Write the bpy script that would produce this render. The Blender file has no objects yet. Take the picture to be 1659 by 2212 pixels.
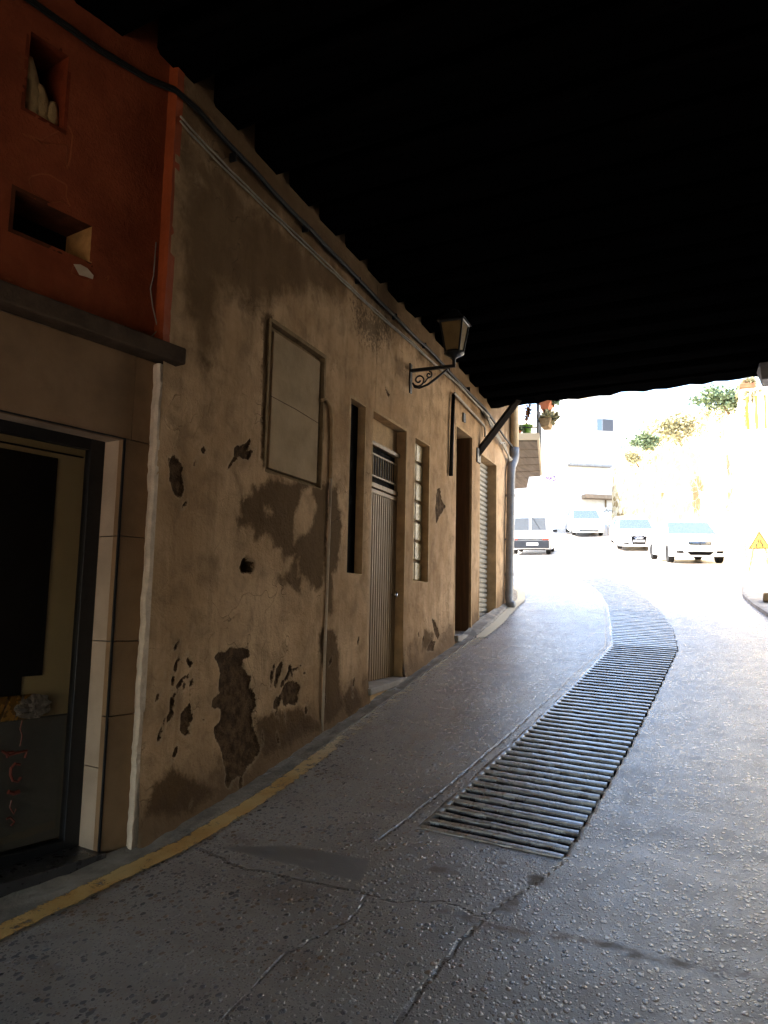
import bpy, bmesh, math, random
import numpy as np
from mathutils import Vector, Matrix
random.seed(7); np.random.seed(7)
S = bpy.context.scene
R = math.radians

# ------------------------------------------------------------------ camera, sky, sun, exposure
F_, W_, H_ = 1650.0, 1659.0, 2212.0          # focal length in units of a 1659 x 2212 picture
PITCH, ROLL, YAW = R(6.9), R(1.2), R(22.0)
fwd = np.array([-math.sin(YAW)*math.cos(PITCH), math.cos(YAW)*math.cos(PITCH), math.sin(PITCH)])
_r = np.array([math.cos(YAW), math.sin(YAW), 0.0]); _u = np.cross(_r, fwd)
cr_ = math.cos(ROLL)*_r + math.sin(ROLL)*_u
cu_ = -math.sin(ROLL)*_r + math.cos(ROLL)*_u
cd = bpy.data.cameras.new("camera"); cam = bpy.data.objects.new("camera", cd)
S.collection.objects.link(cam)
cd.sensor_fit = 'VERTICAL'; cd.sensor_height = 24.0; cd.lens = 24.0*F_/H_
cd.clip_start = 0.05; cd.clip_end = 2000
cam.matrix_world = Matrix(((cr_[0], cu_[0], -fwd[0], 0), (cr_[1], cu_[1], -fwd[1], 0), (cr_[2], cu_[2], -fwd[2], 0), (0, 0, 0, 1)))
S.camera = cam

SUN_TRAVEL = Vector((0.80, 0.12, -0.90)).normalized()
w = bpy.data.worlds.new("World"); S.world = w; w.use_nodes = True
nt = w.node_tree; nt.nodes.clear()
sky = nt.nodes.new('ShaderNodeTexSky'); sky.sky_type = 'NISHITA'; sky.sun_disc = False
sky.sun_elevation = math.asin(-SUN_TRAVEL.z)
sky.sun_rotation = math.atan2(-SUN_TRAVEL.x, -SUN_TRAVEL.y)
bg = nt.nodes.new('ShaderNodeBackground'); bg.inputs['Strength'].default_value = 0.15
wo = nt.nodes.new('ShaderNodeOutputWorld')
nt.links.new(sky.outputs[0], bg.inputs[0]); nt.links.new(bg.outputs[0], wo.inputs[0])
sd = bpy.data.lights.new("sun", 'SUN'); sd.energy = 5.0; sd.angle = R(0.5); sd.color = (1.0, 0.93, 0.82)
sun = bpy.data.objects.new("sun", sd); S.collection.objects.link(sun)
sun.rotation_euler = SUN_TRAVEL.to_track_quat('-Z', 'Y').to_euler()
S.view_settings.view_transform = 'Standard'; S.view_settings.look = 'None'
S.view_settings.exposure = 3.2; S.view_settings.gamma = 1.0
S.cycles.use_denoising = True
S.cycles.max_bounces = 10; S.cycles.diffuse_bounces = 6; S.cycles.sample_clamp_indirect = 4.0

# ------------------------------------------------------------------ helpers
WX = -2.7                                       # the plaster wall's plane
def ray(x, y): return fwd + (x-W_/2)/F_*cr_ - (y-H_/2)/F_*cu_
def wyz(x, y):                                  # a spot measured on the plaster wall -> (Y, Z)
    d = ray(x, y); t = WX/d[0]; return d[1]*t, d[2]*t
def crop(ox, oy, s, pts): return [((ox+x/s)/1.0326, (oy+y/s)/1.0326) for x, y in pts]
def deep(x, y, dep): return ray(x, y)*dep
def atz(x, y, z): d = ray(x, y); return d*(z/d[2])
def proj(P):
    P = np.asarray(P, float); q = P@fwd
    return W_/2+F_*(P@cr_)/q, H_/2-F_*(P@cu_)/q
GY = np.array([-60,-8,-2,0,3.38,4.24,5.45,7.17,9.03,11.74,15,20,26.5,31,37.5,44,56,120])
GZ = np.array([-7,-2.2,-1.76,-1.6,-1.277,-1.18,-1.0,-.745,-.45,.0,.44,1.0,1.5,1.95,2.72,4.05,6.2,12.])
def zg(y): return np.interp(y, GY, GZ)

def link(o): S.collection.objects.link(o); return o
class MB:
    def __init__(s): s.v = []; s.f = []; s.uv = None
    def add(s, vs, fs):
        b = len(s.v); s.v += [tuple(map(float, p)) for p in vs]; s.f += [tuple(i+b for i in f) for f in fs]; return s
    def hexa(s, p):                              # 8 corners: bottom loop 0-3, top loop 4-7
        return s.add(p, [(3,2,1,0),(4,5,6,7),(0,1,5,4),(1,2,6,5),(2,3,7,6),(3,0,4,7)])
    def box(s, a, b):
        (x0,y0,z0),(x1,y1,z1) = a, b
        x0,x1 = min(x0,x1),max(x0,x1); y0,y1 = min(y0,y1),max(y0,y1); z0,z1 = min(z0,z1),max(z0,z1)
        return s.hexa([(x0,y0,z0),(x1,y0,z0),(x1,y1,z0),(x0,y1,z0),(x0,y0,z1),(x1,y0,z1),(x1,y1,z1),(x0,y1,z1)])
    def tube(s, pts, r, n=8, cap=True):
        pts = [Vector(p) for p in pts]; rs = r if isinstance(r, (list, tuple)) else [r]*len(pts)
        up = Vector((0,0,1)); b0 = len(s.v); prev = None
        for i, p in enumerate(pts):
            t = (pts[min(i+1,len(pts)-1)]-pts[max(i-1,0)]).normalized()
            if prev is None:
                a = t.cross(up if abs(t.z) < .9 else Vector((1,0,0))).normalized()
            else:
                a = (prev-t*prev.dot(t)); a = a.normalized() if a.length > 1e-6 else t.orthogonal().normalized()
            prev = a; c = t.cross(a)
            for k in range(n):
                q = p+(a*math.cos(2*math.pi*k/n)+c*math.sin(2*math.pi*k/n))*rs[i]; s.v.append(tuple(q))
        for i in range(len(pts)-1):
            for k in range(n):
                k2 = (k+1) % n
                s.f.append((b0+i*n+k, b0+i*n+k2, b0+(i+1)*n+k2, b0+(i+1)*n+k))
        if cap:
            s.f.append(tuple(b0+k for k in reversed(range(n)))); s.f.append(tuple(b0+(len(pts)-1)*n+k for k in range(n)))
        return s
    def prism(s, loop, ext):                     # polygon loop extruded along a vector
        n = len(loop); e = np.array(ext, float)
        vs = [np.array(p, float) for p in loop]; vs = vs+[p+e for p in vs]
        return s.add(vs, [tuple(reversed(range(n))), tuple(range(n, 2*n))]+[(i, (i+1) % n, n+(i+1) % n, n+i) for i in range(n)])
    def loft(s, loops, caps=True):
        n = len(loops[0]); vs = [p for l in loops for p in l]; fs = []
        for i in range(len(loops)-1):
            for k in range(n): fs.append((i*n+k, i*n+(k+1) % n, (i+1)*n+(k+1) % n, (i+1)*n+k))
        if caps: fs += [tuple(reversed(range(n))), tuple(range((len(loops)-1)*n, len(loops)*n))]
        return s.add(vs, fs)
    def lathe(s, prof, c, n=20, axis=(0,0,1)):   # prof: (radius, height)
        ax = Vector(axis).normalized(); a = ax.orthogonal().normalized(); b = ax.cross(a); c = Vector(c)
        return s.loft([[tuple(c+ax*h+(a*math.cos(2*math.pi*k/n)+b*math.sin(2*math.pi*k/n))*r) for k in range(n)] for r, h in prof])

class Thing:
    def __init__(s, name, label, cat, loc=(0,0,0), group=None, M=None):
        s.o = link(bpy.data.objects.new(name, None)); s.o.empty_display_size = .2
        s.loc = np.array(loc, float); s.local = M is not None
        if M is not None: s.o.matrix_world = M; s.loc = np.zeros(3)
        else: s.o.location = loc
        tagp(s.o, label, cat, group)
    def part(s, name, mb, m, parent=None, **k):
        o = mesh(name, mb, m, s.loc, **k); o.parent = parent or s.o; return o
def tagp(o, label=None, cat=None, group=None, kind=None):
    if label: o['label'] = label
    if cat: o['category'] = cat
    if group: o['group'] = group
    if kind: o['kind'] = kind
    return o
def mesh(name, mb, m, loc=(0,0,0), smooth=False, bevel=0, attrs=None, fix=True, sub=0):
    me = bpy.data.meshes.new(name); L = np.array(loc, float)
    v = np.array(mb.v, float)-L
    me.from_pydata(v.tolist(), [], mb.f)
    if fix:
        b = bmesh.new(); b.from_mesh(me); bmesh.ops.recalc_face_normals(b, faces=b.faces); b.to_mesh(me); b.free()
    me.materials.append(m)
    if attrs:
        for k, a in attrs.items():
            at = me.attributes.new(k, 'FLOAT', 'POINT'); at.data.foreach_set('value', np.asarray(a, np.float32))
    if smooth: me.polygons.foreach_set('use_smooth', [True]*len(me.polygons))
    me.update()
    o = link(bpy.data.objects.new(name, me))
    if bevel:
        q = o.modifiers.new('bevel', 'BEVEL'); q.width = bevel; q.segments = 2; q.limit_method = 'ANGLE'
    if sub:
        q = o.modifiers.new('sub', 'SUBSURF'); q.levels = q.render_levels = sub
    return o
def single(name, mb, m, label, cat, group=None, loc=None, **k):
    if loc is None:
        v = np.array(mb.v); loc = (v[:,0].mean(), v[:,1].mean(), v[:,2].min())
    o = mesh(name, mb, m, loc, **k); o.location = loc; return tagp(o, label, cat, group)
def struct(name, mb, m, **k): return tagp(mesh(name, mb, m, **k), kind='structure')

# ---- noise and distances on arrays
def vnoise(x, y, seed=0):
    xi = np.floor(x).astype(int); yi = np.floor(y).astype(int); fx = x-xi; fy = y-yi
    fx = fx*fx*(3-2*fx); fy = fy*fy*(3-2*fy)
    def h(a, b):
        n = (a*374761393+b*668265263+seed*974711) & 0x7fffffff
        n = ((n ^ (n >> 13))*1274126177) & 0x7fffffff
        return ((n ^ (n >> 16)) & 0xffff)/65535.0
    return (h(xi,yi)*(1-fx)+h(xi+1,yi)*fx)*(1-fy)+(h(xi,yi+1)*(1-fx)+h(xi+1,yi+1)*fx)*fy
def fbm(x, y, o=4, seed=0):
    t = 0; a = .5
    for i in range(o): t = t+a*vnoise(x*2**i, y*2**i, seed+i*17); a *= .5
    return t
def segdist(px, py, pts, closed=False):
    d = np.full(px.shape, 1e9)
    q = list(pts)+([pts[0]] if closed else [])
    for (x0,y0),(x1,y1) in zip(q[:-1], q[1:]):
        dx, dy = x1-x0, y1-y0; t = np.clip(((px-x0)*dx+(py-y0)*dy)/(dx*dx+dy*dy+1e-12), 0, 1)
        d = np.minimum(d, np.hypot(px-x0-t*dx, py-y0-t*dy))
    return d
def sdf(px, py, poly):                           # positive inside
    d = segdist(px, py, poly, True); ins = np.zeros(px.shape, bool)
    q = list(poly)+[poly[0]]
    for (x0,y0),(x1,y1) in zip(q[:-1], q[1:]):
        if y0 == y1: continue
        c = ((y0 > py) != (y1 > py)) & (px < (x1-x0)*(py-y0)/(y1-y0)+x0); ins ^= c
    return np.where(ins, d, -d)

# ---- materials
class NB:
    def __init__(s, name):
        s.m = bpy.data.materials.new(name); s.m.use_nodes = True; s.t = s.m.node_tree; s.t.nodes.clear()
        s.out = s.n('ShaderNodeOutputMaterial'); s.p = s.n('ShaderNodeBsdfPrincipled'); s.l(s.p.outputs[0], s.out.inputs[0])
    def n(s, t, **k):
        x = s.t.nodes.new(t)
        for a, b in k.items(): setattr(x, a, b)
        return x
    def l(s, a, b): s.t.links.new(a, b)
    def put(s, inp, v):
        if hasattr(v, 'is_linked') or isinstance(v, bpy.types.NodeSocket): s.l(v, inp)
        else: inp.default_value = v
    def pos(s): return s.n('ShaderNodeTexCoord').outputs['Object']
    def geo(s): return s.n('ShaderNodeNewGeometry').outputs['Position']
    def scale(s, v, sc):
        m = s.n('ShaderNodeMapping'); m.inputs['Scale'].default_value = sc; s.l(v, m.inputs[0]); return m.outputs[0]
    def noise(s, v, sc, det=4, rough=.6, dist=0):
        x = s.n('ShaderNodeTexNoise'); x.inputs['Scale'].default_value = sc; x.inputs['Detail'].default_value = det
        x.inputs['Roughness'].default_value = rough; x.inputs['Distortion'].default_value = dist; s.l(v, x.inputs['Vector']); return x.outputs['Fac']
    def math(s, op, a, b=None, c=None, clamp=False):
        x = s.n('ShaderNodeMath', operation=op); x.use_clamp = clamp; s.put(x.inputs[0], a)
        if b is not None: s.put(x.inputs[1], b)
        if c is not None: s.put(x.inputs[2], c)
        return x.outputs[0]
    def ramp(s, v, a, b, lo=0., hi=1.):          # smooth step
        x = s.n('ShaderNodeMapRange', interpolation_type='SMOOTHSTEP'); s.put(x.inputs['Value'], v)
        x.inputs['From Min'].default_value = a; x.inputs['From Max'].default_value = b
        x.inputs['To Min'].default_value = lo; x.inputs['To Max'].default_value = hi; return x.outputs[0]
    def mix(s, f, a, b, mode='MIX'):
        x = s.n('ShaderNodeMix', data_type='RGBA', blend_type=mode); s.put(x.inputs[0], f)
        for i, v in ((6,a),(7,b)):
            s.put(x.inputs[i], (*v, 1.) if isinstance(v, tuple) and len(v) == 3 else v)
        return x.outputs[2]
    def attr(s, name): return s.n('ShaderNodeAttribute', attribute_name=name).outputs['Fac']
    def bump(s, h, dist=.01, st=1., nrm=None):
        x = s.n('ShaderNodeBump'); x.inputs['Strength'].default_value = st; x.inputs['Distance'].default_value = dist
        s.l(h, x.inputs['Height'])
        if nrm is not None: s.l(nrm, x.inputs['Normal'])
        return x.outputs[0]
    def set(s, color=None, rough=None, normal=None, metal=None, spec=None):
        for k, v in (('Base Color', color), ('Roughness', rough), ('Normal', normal), ('Metallic', metal), ('Specular IOR Level', spec)):
            if v is not None: s.put(s.p.inputs[k], (*v, 1.) if isinstance(v, tuple) and len(v) == 3 else v)
        return s.m
def mat(name, col, rough=.8, var=.25, sc=6., bump=.0, bs=60., metal=0., spec=None, tint=None, stretch=(1,1,1)):
    if spec is None: spec = .06 if rough > .72 else .18 if rough > .45 else .4
    b = NB(name); p = b.scale(b.pos(), stretch); f = b.noise(p, sc, 5, .62)
    f = b.ramp(f, .25, .75)
    lo = tuple(c*(1-var) for c in col) if tint is None else tint; hi = tuple(min(.95, c*(1+var*.6)) for c in col)
    nrm = b.bump(b.noise(p, bs, 4, .6), bump) if bump else None
    rr = b.ramp(b.noise(p, sc*2.3, 3), .3, .7, max(.03, rough-.12), min(1, rough+.1))
    return b.set(b.mix(f, lo, hi), rr, nrm, metal, spec)
def plain(name, col, rough=.5, metal=0.): return mat(name, col, rough, .12, 9., 0, 60, metal)
def glass_mat(name, tint=(1,1,1), ior=1.5, dirt=.0):
    b = NB(name); tr = b.n('ShaderNodeBsdfTransparent'); tr.inputs[0].default_value = (*tint, 1)
    gl = b.n('ShaderNodeBsdfGlossy'); gl.inputs['Roughness'].default_value = .03
    fr = b.n('ShaderNodeFresnel'); b.l(b.math('MULTIPLY_ADD', b.n('ShaderNodeNewGeometry').outputs['Backfacing'], 1/ior-ior, ior), fr.inputs[0])
    mx = b.n('ShaderNodeMixShader'); b.l(fr.outputs[0], mx.inputs[0]); b.l(tr.outputs[0], mx.inputs[1]); b.l(gl.outputs[0], mx.inputs[2])
    b.l(mx.outputs[0], b.out.inputs[0]); return b.m

M = {}
M['stone'] = mat('warm_cladding_stone', (.27,.165,.088), .55, .22, 3.5, .002, 160)
M['darkstone'] = mat('dark_sill_stone', (.045,.042,.042), .35, .3, 8, .002, 80)
M['cornice'] = mat('dirty_cornice_stone', (.09,.062,.042), .8, .35, 7, .006, 50)
M['blackmetal'] = mat('black_iron', (.012,.012,.013), .45, .3, 14, .001, 120)
M['cable'] = mat('black_cable_rubber', (.012,.011,.01), .6, .3, 20)
M['greycable'] = mat('grey_cable_sheath', (.30,.26,.2), .55, .3, 20)
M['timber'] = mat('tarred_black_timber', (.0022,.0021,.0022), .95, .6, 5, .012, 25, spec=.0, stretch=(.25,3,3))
M['wood'] = mat('dark_door_wood', (.15,.085,.042), .6, .35, 5, .003, 40, stretch=(4,4,.4))
M['slatmetal'] = mat('beige_painted_metal', (.28,.185,.095), .5, .2, 10, .001, 60, stretch=(3,3,.5))
M['shutter'] = mat('grey_beige_shutter_metal', (.33,.29,.23), .5, .2, 12, .001, 80)
M['dark'] = mat('black_void', (.006,.005,.005), .9, .3, 5)
M['blockglass'] = mat('ribbed_amber_glass_block', (.42,.33,.17), .18, .25, 30, .004, 50, spec=.6)
M['lampglass'] = mat('frosted_amber_lamp_glass', (.20,.13,.05), .5, .2, 10, 0, 60)
M['pipegrey'] = mat('weathered_grey_metal_pipe', (.20,.195,.19), .45, .2, 12, .001, 60)
M['pipecream'] = mat('cream_painted_pipe', (.55,.42,.26), .5, .15, 10)
M['white'] = mat('whitewashed_render', (.80,.77,.70), .85, .08, 2, .004, 30)
M['cream'] = mat('cream_panel_board', (.52,.39,.20), .6, .1, 3)
M['carpaint'] = mat('white_car_paint', (.84,.84,.83), .22, .03, 3)
M['carglass'] = plain('dark_car_glass', (.05,.065,.08), .05); M['carglass'].node_tree.nodes['Principled BSDF'].inputs['IOR'].default_value = 2.1; M['carglass'].node_tree.nodes['Principled BSDF'].inputs['Specular IOR Level'].default_value = .5
M['tyre'] = mat('tyre_rubber', (.018,.018,.018), .8, .3, 20)
M['rim'] = plain('alloy_rim', (.45,.45,.46), .35, .8)
M['trim'] = mat('black_plastic_trim', (.022,.023,.025), .5, .2, 15)
M['chrome'] = plain('chrome_trim', (.75,.75,.77), .12, 1.)
M['grille'] = mat('black_grille_mesh', (.004,.004,.005), .95, .3, 20, spec=.03)
M['plate'] = plain('number_plate_white', (.75,.75,.72), .5)
M['lens'] = plain('clear_lamp_lens', (.30,.31,.33), .12)
M['redlens'] = plain('red_lamp_lens', (.55,.05,.02), .25)
M['terracotta'] = mat('terracotta_clay', (.42,.14,.07), .8, .25, 8, .003, 50)
M['greenpot'] = mat('green_glazed_pot', (.11,.22,.02), .35, .15, 8)
M['leaf'] = mat('green_leaves', (.17,.22,.12), .6, .45, 9)
M['dryleaf'] = mat('yellow_green_leaves', (.36,.33,.19), .65, .4, 9)
M['redleaf'] = mat('reddish_vine_leaves', (.25,.09,.03), .6, .4, 9)
M['boards'] = mat('weathered_grey_boards', (.15,.115,.085), .8, .35, 4, .006, 40, stretch=(3,.3,3))
M['concrete'] = mat('pale_concrete', (.33,.30,.27), .85, .3, 5, .006, 60)
M['glass'] = glass_mat('shop_window_glass', (.88,.87,.85), 1.5)
M['paper'] = mat('crumpled_brown_paper', (.52,.34,.15), .7, .3, 12, .01, 25)
M['gold'] = mat('golden_wrapping_foil', (.55,.27,.04), .25, .4, 10, .01, 30, metal=.6)
M['cello'] = mat('crinkled_cellophane', (.30,.25,.21), .15, .4, 25, .02, 40)
M['decalred'] = mat('dull_red_lettering', (.13,.03,.018), .5, .2, 10)
M['purple'] = plain('purple_spray_paint', (.18,.05,.25), .7)
M['signyellow'] = plain('yellow_sign_face', (.75,.46,.07), .5)
M['signred'] = plain('red_sign_border', (.55,.10,.04), .5)
M['grout'] = mat('old_mortar', (.30,.22,.14), .9, .3, 12, .008, 40)
M['roof'] = mat('clay_roof', (.35,.16,.09), .85, .3, 3, .02, 6)
M['brownbox'] = mat('rough_brown_block', (.25,.17,.09), .9, .3, 9, .01, 30)

def plaster_mat():
    b = NB('old_peeling_plaster'); p = b.pos()
    big = b.noise(p, 1.1, 5, .65); mid = b.noise(p, 5., 5, .65, .3); fine = b.noise(p, 45., 5, .7)
    base = b.mix(b.ramp(big, .3, .72), (.38,.234,.122), (.60,.408,.242))
    base = b.mix(b.math('MULTIPLY', b.ramp(mid, .42, .7), .55), base, (.21,.135,.075))
    streak = b.noise(b.scale(p, (2., 4.5, .5)), 2.0, 5, .7)
    base = b.mix(b.math('MULTIPLY', b.ramp(streak, .46, .72), .38), base, (.20,.125,.066))
    wn = b.math('ADD', b.math('MULTIPLY', b.math('SUBTRACT', mid, .5), .16), b.math('MULTIPLY', b.math('SUBTRACT', fine, .5), .05))
    sn = b.math('MULTIPLY', b.math('SUBTRACT', b.noise(p, 16., 5, .7), .5), .09)
    grime_shade = b.ramp(b.math('ADD', b.attr('grime_shade'), b.math('MULTIPLY', wn, 2.2)), -.14, .12)
    base = b.mix(b.math('MULTIPLY', grime_shade, .82), base, (.115,.066,.03))
    damp = b.ramp(b.math('ADD', b.attr('damp'), b.math('ADD', wn, sn)), -.03, .03)
    base = b.mix(b.math('MULTIPLY', damp, .88), base, (.085,.047,.018))
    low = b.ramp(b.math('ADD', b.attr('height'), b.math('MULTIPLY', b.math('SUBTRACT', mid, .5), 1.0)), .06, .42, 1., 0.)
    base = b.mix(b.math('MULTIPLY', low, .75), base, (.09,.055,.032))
    mold = b.ramp(b.math('ADD', b.attr('mold'), b.math('MULTIPLY', b.math('SUBTRACT', b.noise(p, 26., 6, .75), .53), 1.1)), .02, .2)
    base = b.mix(b.math('MULTIPLY', mold, .7), base, (.06,.042,.026))
    pe = b.math('ADD', b.attr('peel'), b.math('MULTIPLY', sn, .75))
    peel = b.ramp(pe, -.004, .004)
    brown = b.mix(b.ramp(b.noise(p, 14., 6, .7), .35, .7), (.055,.031,.016), (.155,.095,.05))
    rim = b.math('MULTIPLY', b.ramp(pe, -.022, -.003), b.math('SUBTRACT', 1., peel))
    base = b.mix(b.math('MULTIPLY', rim, .18), base, (.50,.40,.28))
    col = b.mix(peel, base, brown)
    h = b.math('ADD', b.math('MULTIPLY', fine, .35), b.math('MULTIPLY', mid, .9))
    h = b.math('SUBTRACT', h, b.math('MULTIPLY', peel, .55))
    h = b.math('ADD', h, b.math('MULTIPLY', b.math('MULTIPLY', peel, b.noise(p, 22., 6, .75)), 1.3))
    crk = b.n('ShaderNodeTexVoronoi', feature='DISTANCE_TO_EDGE'); crk.inputs['Scale'].default_value = 1.6
    wv = b.n('ShaderNodeTexNoise'); wv.inputs['Scale'].default_value = 3.; b.l(p, wv.inputs[0])
    wm = b.n('ShaderNodeVectorMath', operation='ADD'); b.l(p, wm.inputs[0]); b.l(wv.outputs['Color'], wm.inputs[1]); b.l(wm.outputs[0], crk.inputs['Vector'])
    ck = b.math('MULTIPLY', b.ramp(crk.outputs['Distance'], 0, .008, 1, 0), b.ramp(big, .5, .6))
    h = b.math('SUBTRACT', h, b.math('MULTIPLY', ck, .3)); col = b.mix(b.math('MULTIPLY', ck, .5), col, (.09,.06,.035))
    return b.set(col, .88, b.bump(h, .02, 1.), spec=.04)
M['plaster'] = plaster_mat()
M['reveal'] = mat('warm_plaster_reveal', (.50,.34,.185), .88, .3, 5, .006, 40)
M['panel'] = mat('smooth_filled_plaster', (.38,.275,.165), .85, .3, 2.2, .003, 50)
M['edgeplaster'] = mat('pale_lime_edge', (.62,.50,.38), .85, .2, 12, .008, 40)

def red_mat():
    b = NB('red_textured_stucco'); p = b.pos()
    f = b.ramp(b.noise(p, 2.2, 5, .65), .3, .72); col = b.mix(f, (.19,.042,.016), (.30,.072,.027))
    col = b.mix(b.math('MULTIPLY', b.ramp(b.noise(p, 9., 5, .7), .52, .75), .35), col, (.28,.09,.03))
    lump = b.math('ADD', b.math('MULTIPLY', b.noise(p, 60., 4, .6), .6), b.math('MULTIPLY', b.noise(p, 170., 3, .6), .3))
    pe = b.ramp(b.attr('peel'), -.003, .003)
    h = b.math('SUBTRACT', lump, b.math('MULTIPLY', pe, .35))
    rim = b.math('MULTIPLY', b.ramp(b.attr('peel'), -.008, -.001), b.math('SUBTRACT', 1., pe))
    col = b.mix(b.math('MULTIPLY', rim, .35), col, (.45,.15,.05))
    return b.set(col, .8, b.bump(h, .010, 1.), spec=.05)
M['red'] = red_mat()

def road_mat():
    b = NB('pebbled_concrete_road'); p = b.pos()
    big = b.noise(p, .55, 5, .6); mid = b.noise(p, 6., 5, .65); fine = b.noise(p, 90., 4, .7)
    base = b.mix(b.ramp(big, .32, .7), (.285,.25,.22), (.42,.375,.34))
    base = b.mix(b.math('MULTIPLY', b.ramp(mid, .4, .75), .4), base, (.21,.165,.125))
    base = b.mix(b.math('MULTIPLY', b.ramp(fine, .4, .7), .35), base, (.33,.30,.27))
    base = b.mix(b.math('MULTIPLY', b.ramp(b.math('ADD', b.noise(p, 1.7, 6, .7), b.math('MULTIPLY', fine, .1)), .53, .68), .6), base, (.17,.11,.07))
    base = b.mix(b.math('MULTIPLY', b.attr('slab'), .5), base, (.44,.40,.35))
    exp = b.ramp(b.math('ADD', b.noise(p, 1.2, 4, .6), b.math('MULTIPLY', b.math('SUBTRACT', mid, .5), .5)), .33, .58)
    def peb(sc, seed):
        wv = b.n('ShaderNodeTexNoise'); wv.inputs['Scale'].default_value = sc*.6; b.l(p, wv.inputs[0])
        ws = b.n('ShaderNodeVectorMath', operation='SCALE'); ws.inputs['Scale'].default_value = .5/sc; b.l(wv.outputs['Color'], ws.inputs[0])
        wa = b.n('ShaderNodeVectorMath', operation='ADD'); b.l(p, wa.inputs[0]); b.l(ws.outputs[0], wa.inputs[1])
        sq = b.scale(wa.outputs[0], (1., .8, .3))
        v = b.n('ShaderNodeTexVoronoi'); v.inputs['Scale'].default_value = sc; v.inputs['Randomness'].default_value = .95; b.l(sq, v.inputs['Vector'])
        sep = b.n('ShaderNodeSeparateColor'); b.l(v.outputs['Color'], sep.inputs[0])
        rad = b.math('MULTIPLY_ADD', sep.outputs[0], .30, .22)
        q = b.math('DIVIDE', v.outputs['Distance'], rad)
        q2 = b.math('MULTIPLY', q, q); dome = b.math('SQRT', b.math('SUBTRACT', 1., q2, clamp=True))
        on = b.math('MULTIPLY', b.ramp(q, .82, 1., 1, 0), b.ramp(sep.outputs[1], .06, .10))
        return dome, on, sep
    d1, o1, s1 = peb(36., 0); d2, o2, s2 = peb(90., 1)
    def pcol(s):
        c = b.mix(b.ramp(s.outputs[2], .3, .35), (.155,.155,.17), (.45,.42,.39))
        c = b.mix(b.ramp(s.outputs[2], .74, .78), c, (.28,.19,.13)); return b.mix(b.ramp(s.outputs[2], .92, .94), c, (.05,.055,.07))
    patch = b.ramp(b.attr('patch'), -.015, .015)
    dirt = b.ramp(b.math('ADD', b.attr('dirt'), b.math('MULTIPLY', b.math('SUBTRACT', b.noise(p, 20., 5, .7), .5), .12)), -.03, .03)
    keep = b.math('SUBTRACT', 1., b.math('MAXIMUM', patch, b.math('MULTIPLY', dirt, .8)))
    k2 = b.math('MULTIPLY', o2, keep); k1 = b.math('MULTIPLY', b.math('MULTIPLY', o1, keep), b.ramp(exp, .0, .6, .5, 1.))
    col = b.mix(b.math('MULTIPLY', k2, .75), base, pcol(s2)); col = b.mix(b.math('MULTIPLY', k1, .85), col, pcol(s1))
    col = b.mix(patch, col, b.mix(mid, (.16,.15,.14), (.24,.23,.22)))
    col = b.mix(b.math('MULTIPLY', dirt, .85), col, b.mix(mid, (.10,.058,.032), (.19,.115,.065)))
    ck = b.ramp(b.attr('crack'), .005, .016, 1, 0)
    col = b.mix(b.math('MULTIPLY', ck, .85), col, (.035,.026,.02))
    h = b.math('ADD', b.math('MULTIPLY', b.math('MULTIPLY', d1, k1), .24), b.math('MULTIPLY', b.math('MULTIPLY', d2, k2), .12))
    h = b.math('ADD', h, b.math('MULTIPLY', fine, .22)); h = b.math('ADD', h, b.math('MULTIPLY', mid, .12))
    h = b.math('SUBTRACT', h, b.math('MULTIPLY', ck, .5))
    rg = b.math('SUBTRACT', .34, b.math('MULTIPLY', b.math('MAXIMUM', k1, b.math('MULTIPLY', k2, .8)), .20))
    rg = b.math('ADD', rg, b.math('MULTIPLY', b.ramp(mid, .4, .7), .12))
    rg = b.math('ADD', rg, b.math('MULTIPLY', dirt, .3))
    return b.set(col, rg, b.bump(h, .011, 1.), spec=1.0)
M['road'] = road_mat()
def slab_mat(g=False):
    b = NB('side_shaded_ribbed_concrete' if g else 'worn_ribbed_concrete'); p = b.pos(); mid = b.noise(p, 9., 5, .7); fine = b.noise(p, 70., 5, .7)
    col = b.mix(b.ramp(mid, .3, .7), (.22,.195,.17), (.34,.31,.28))
    if g: col = b.mix(b.ramp(b.math('ADD', b.attr('top'), b.math('MULTIPLY', b.math('SUBTRACT', fine, .5), .5)), .35, .75), (.016,.011,.008), col)  # near-black rib sides: the shade in the slots is painted into the colour
    return b.set(col, b.ramp(mid, .3, .7, .18, .36), b.bump(b.math('ADD', fine, b.math('MULTIPLY', mid, .8)), .0012), spec=1.0)
M['ribs'] = slab_mat(); M['ribs_shaded'] = slab_mat(True)
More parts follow.
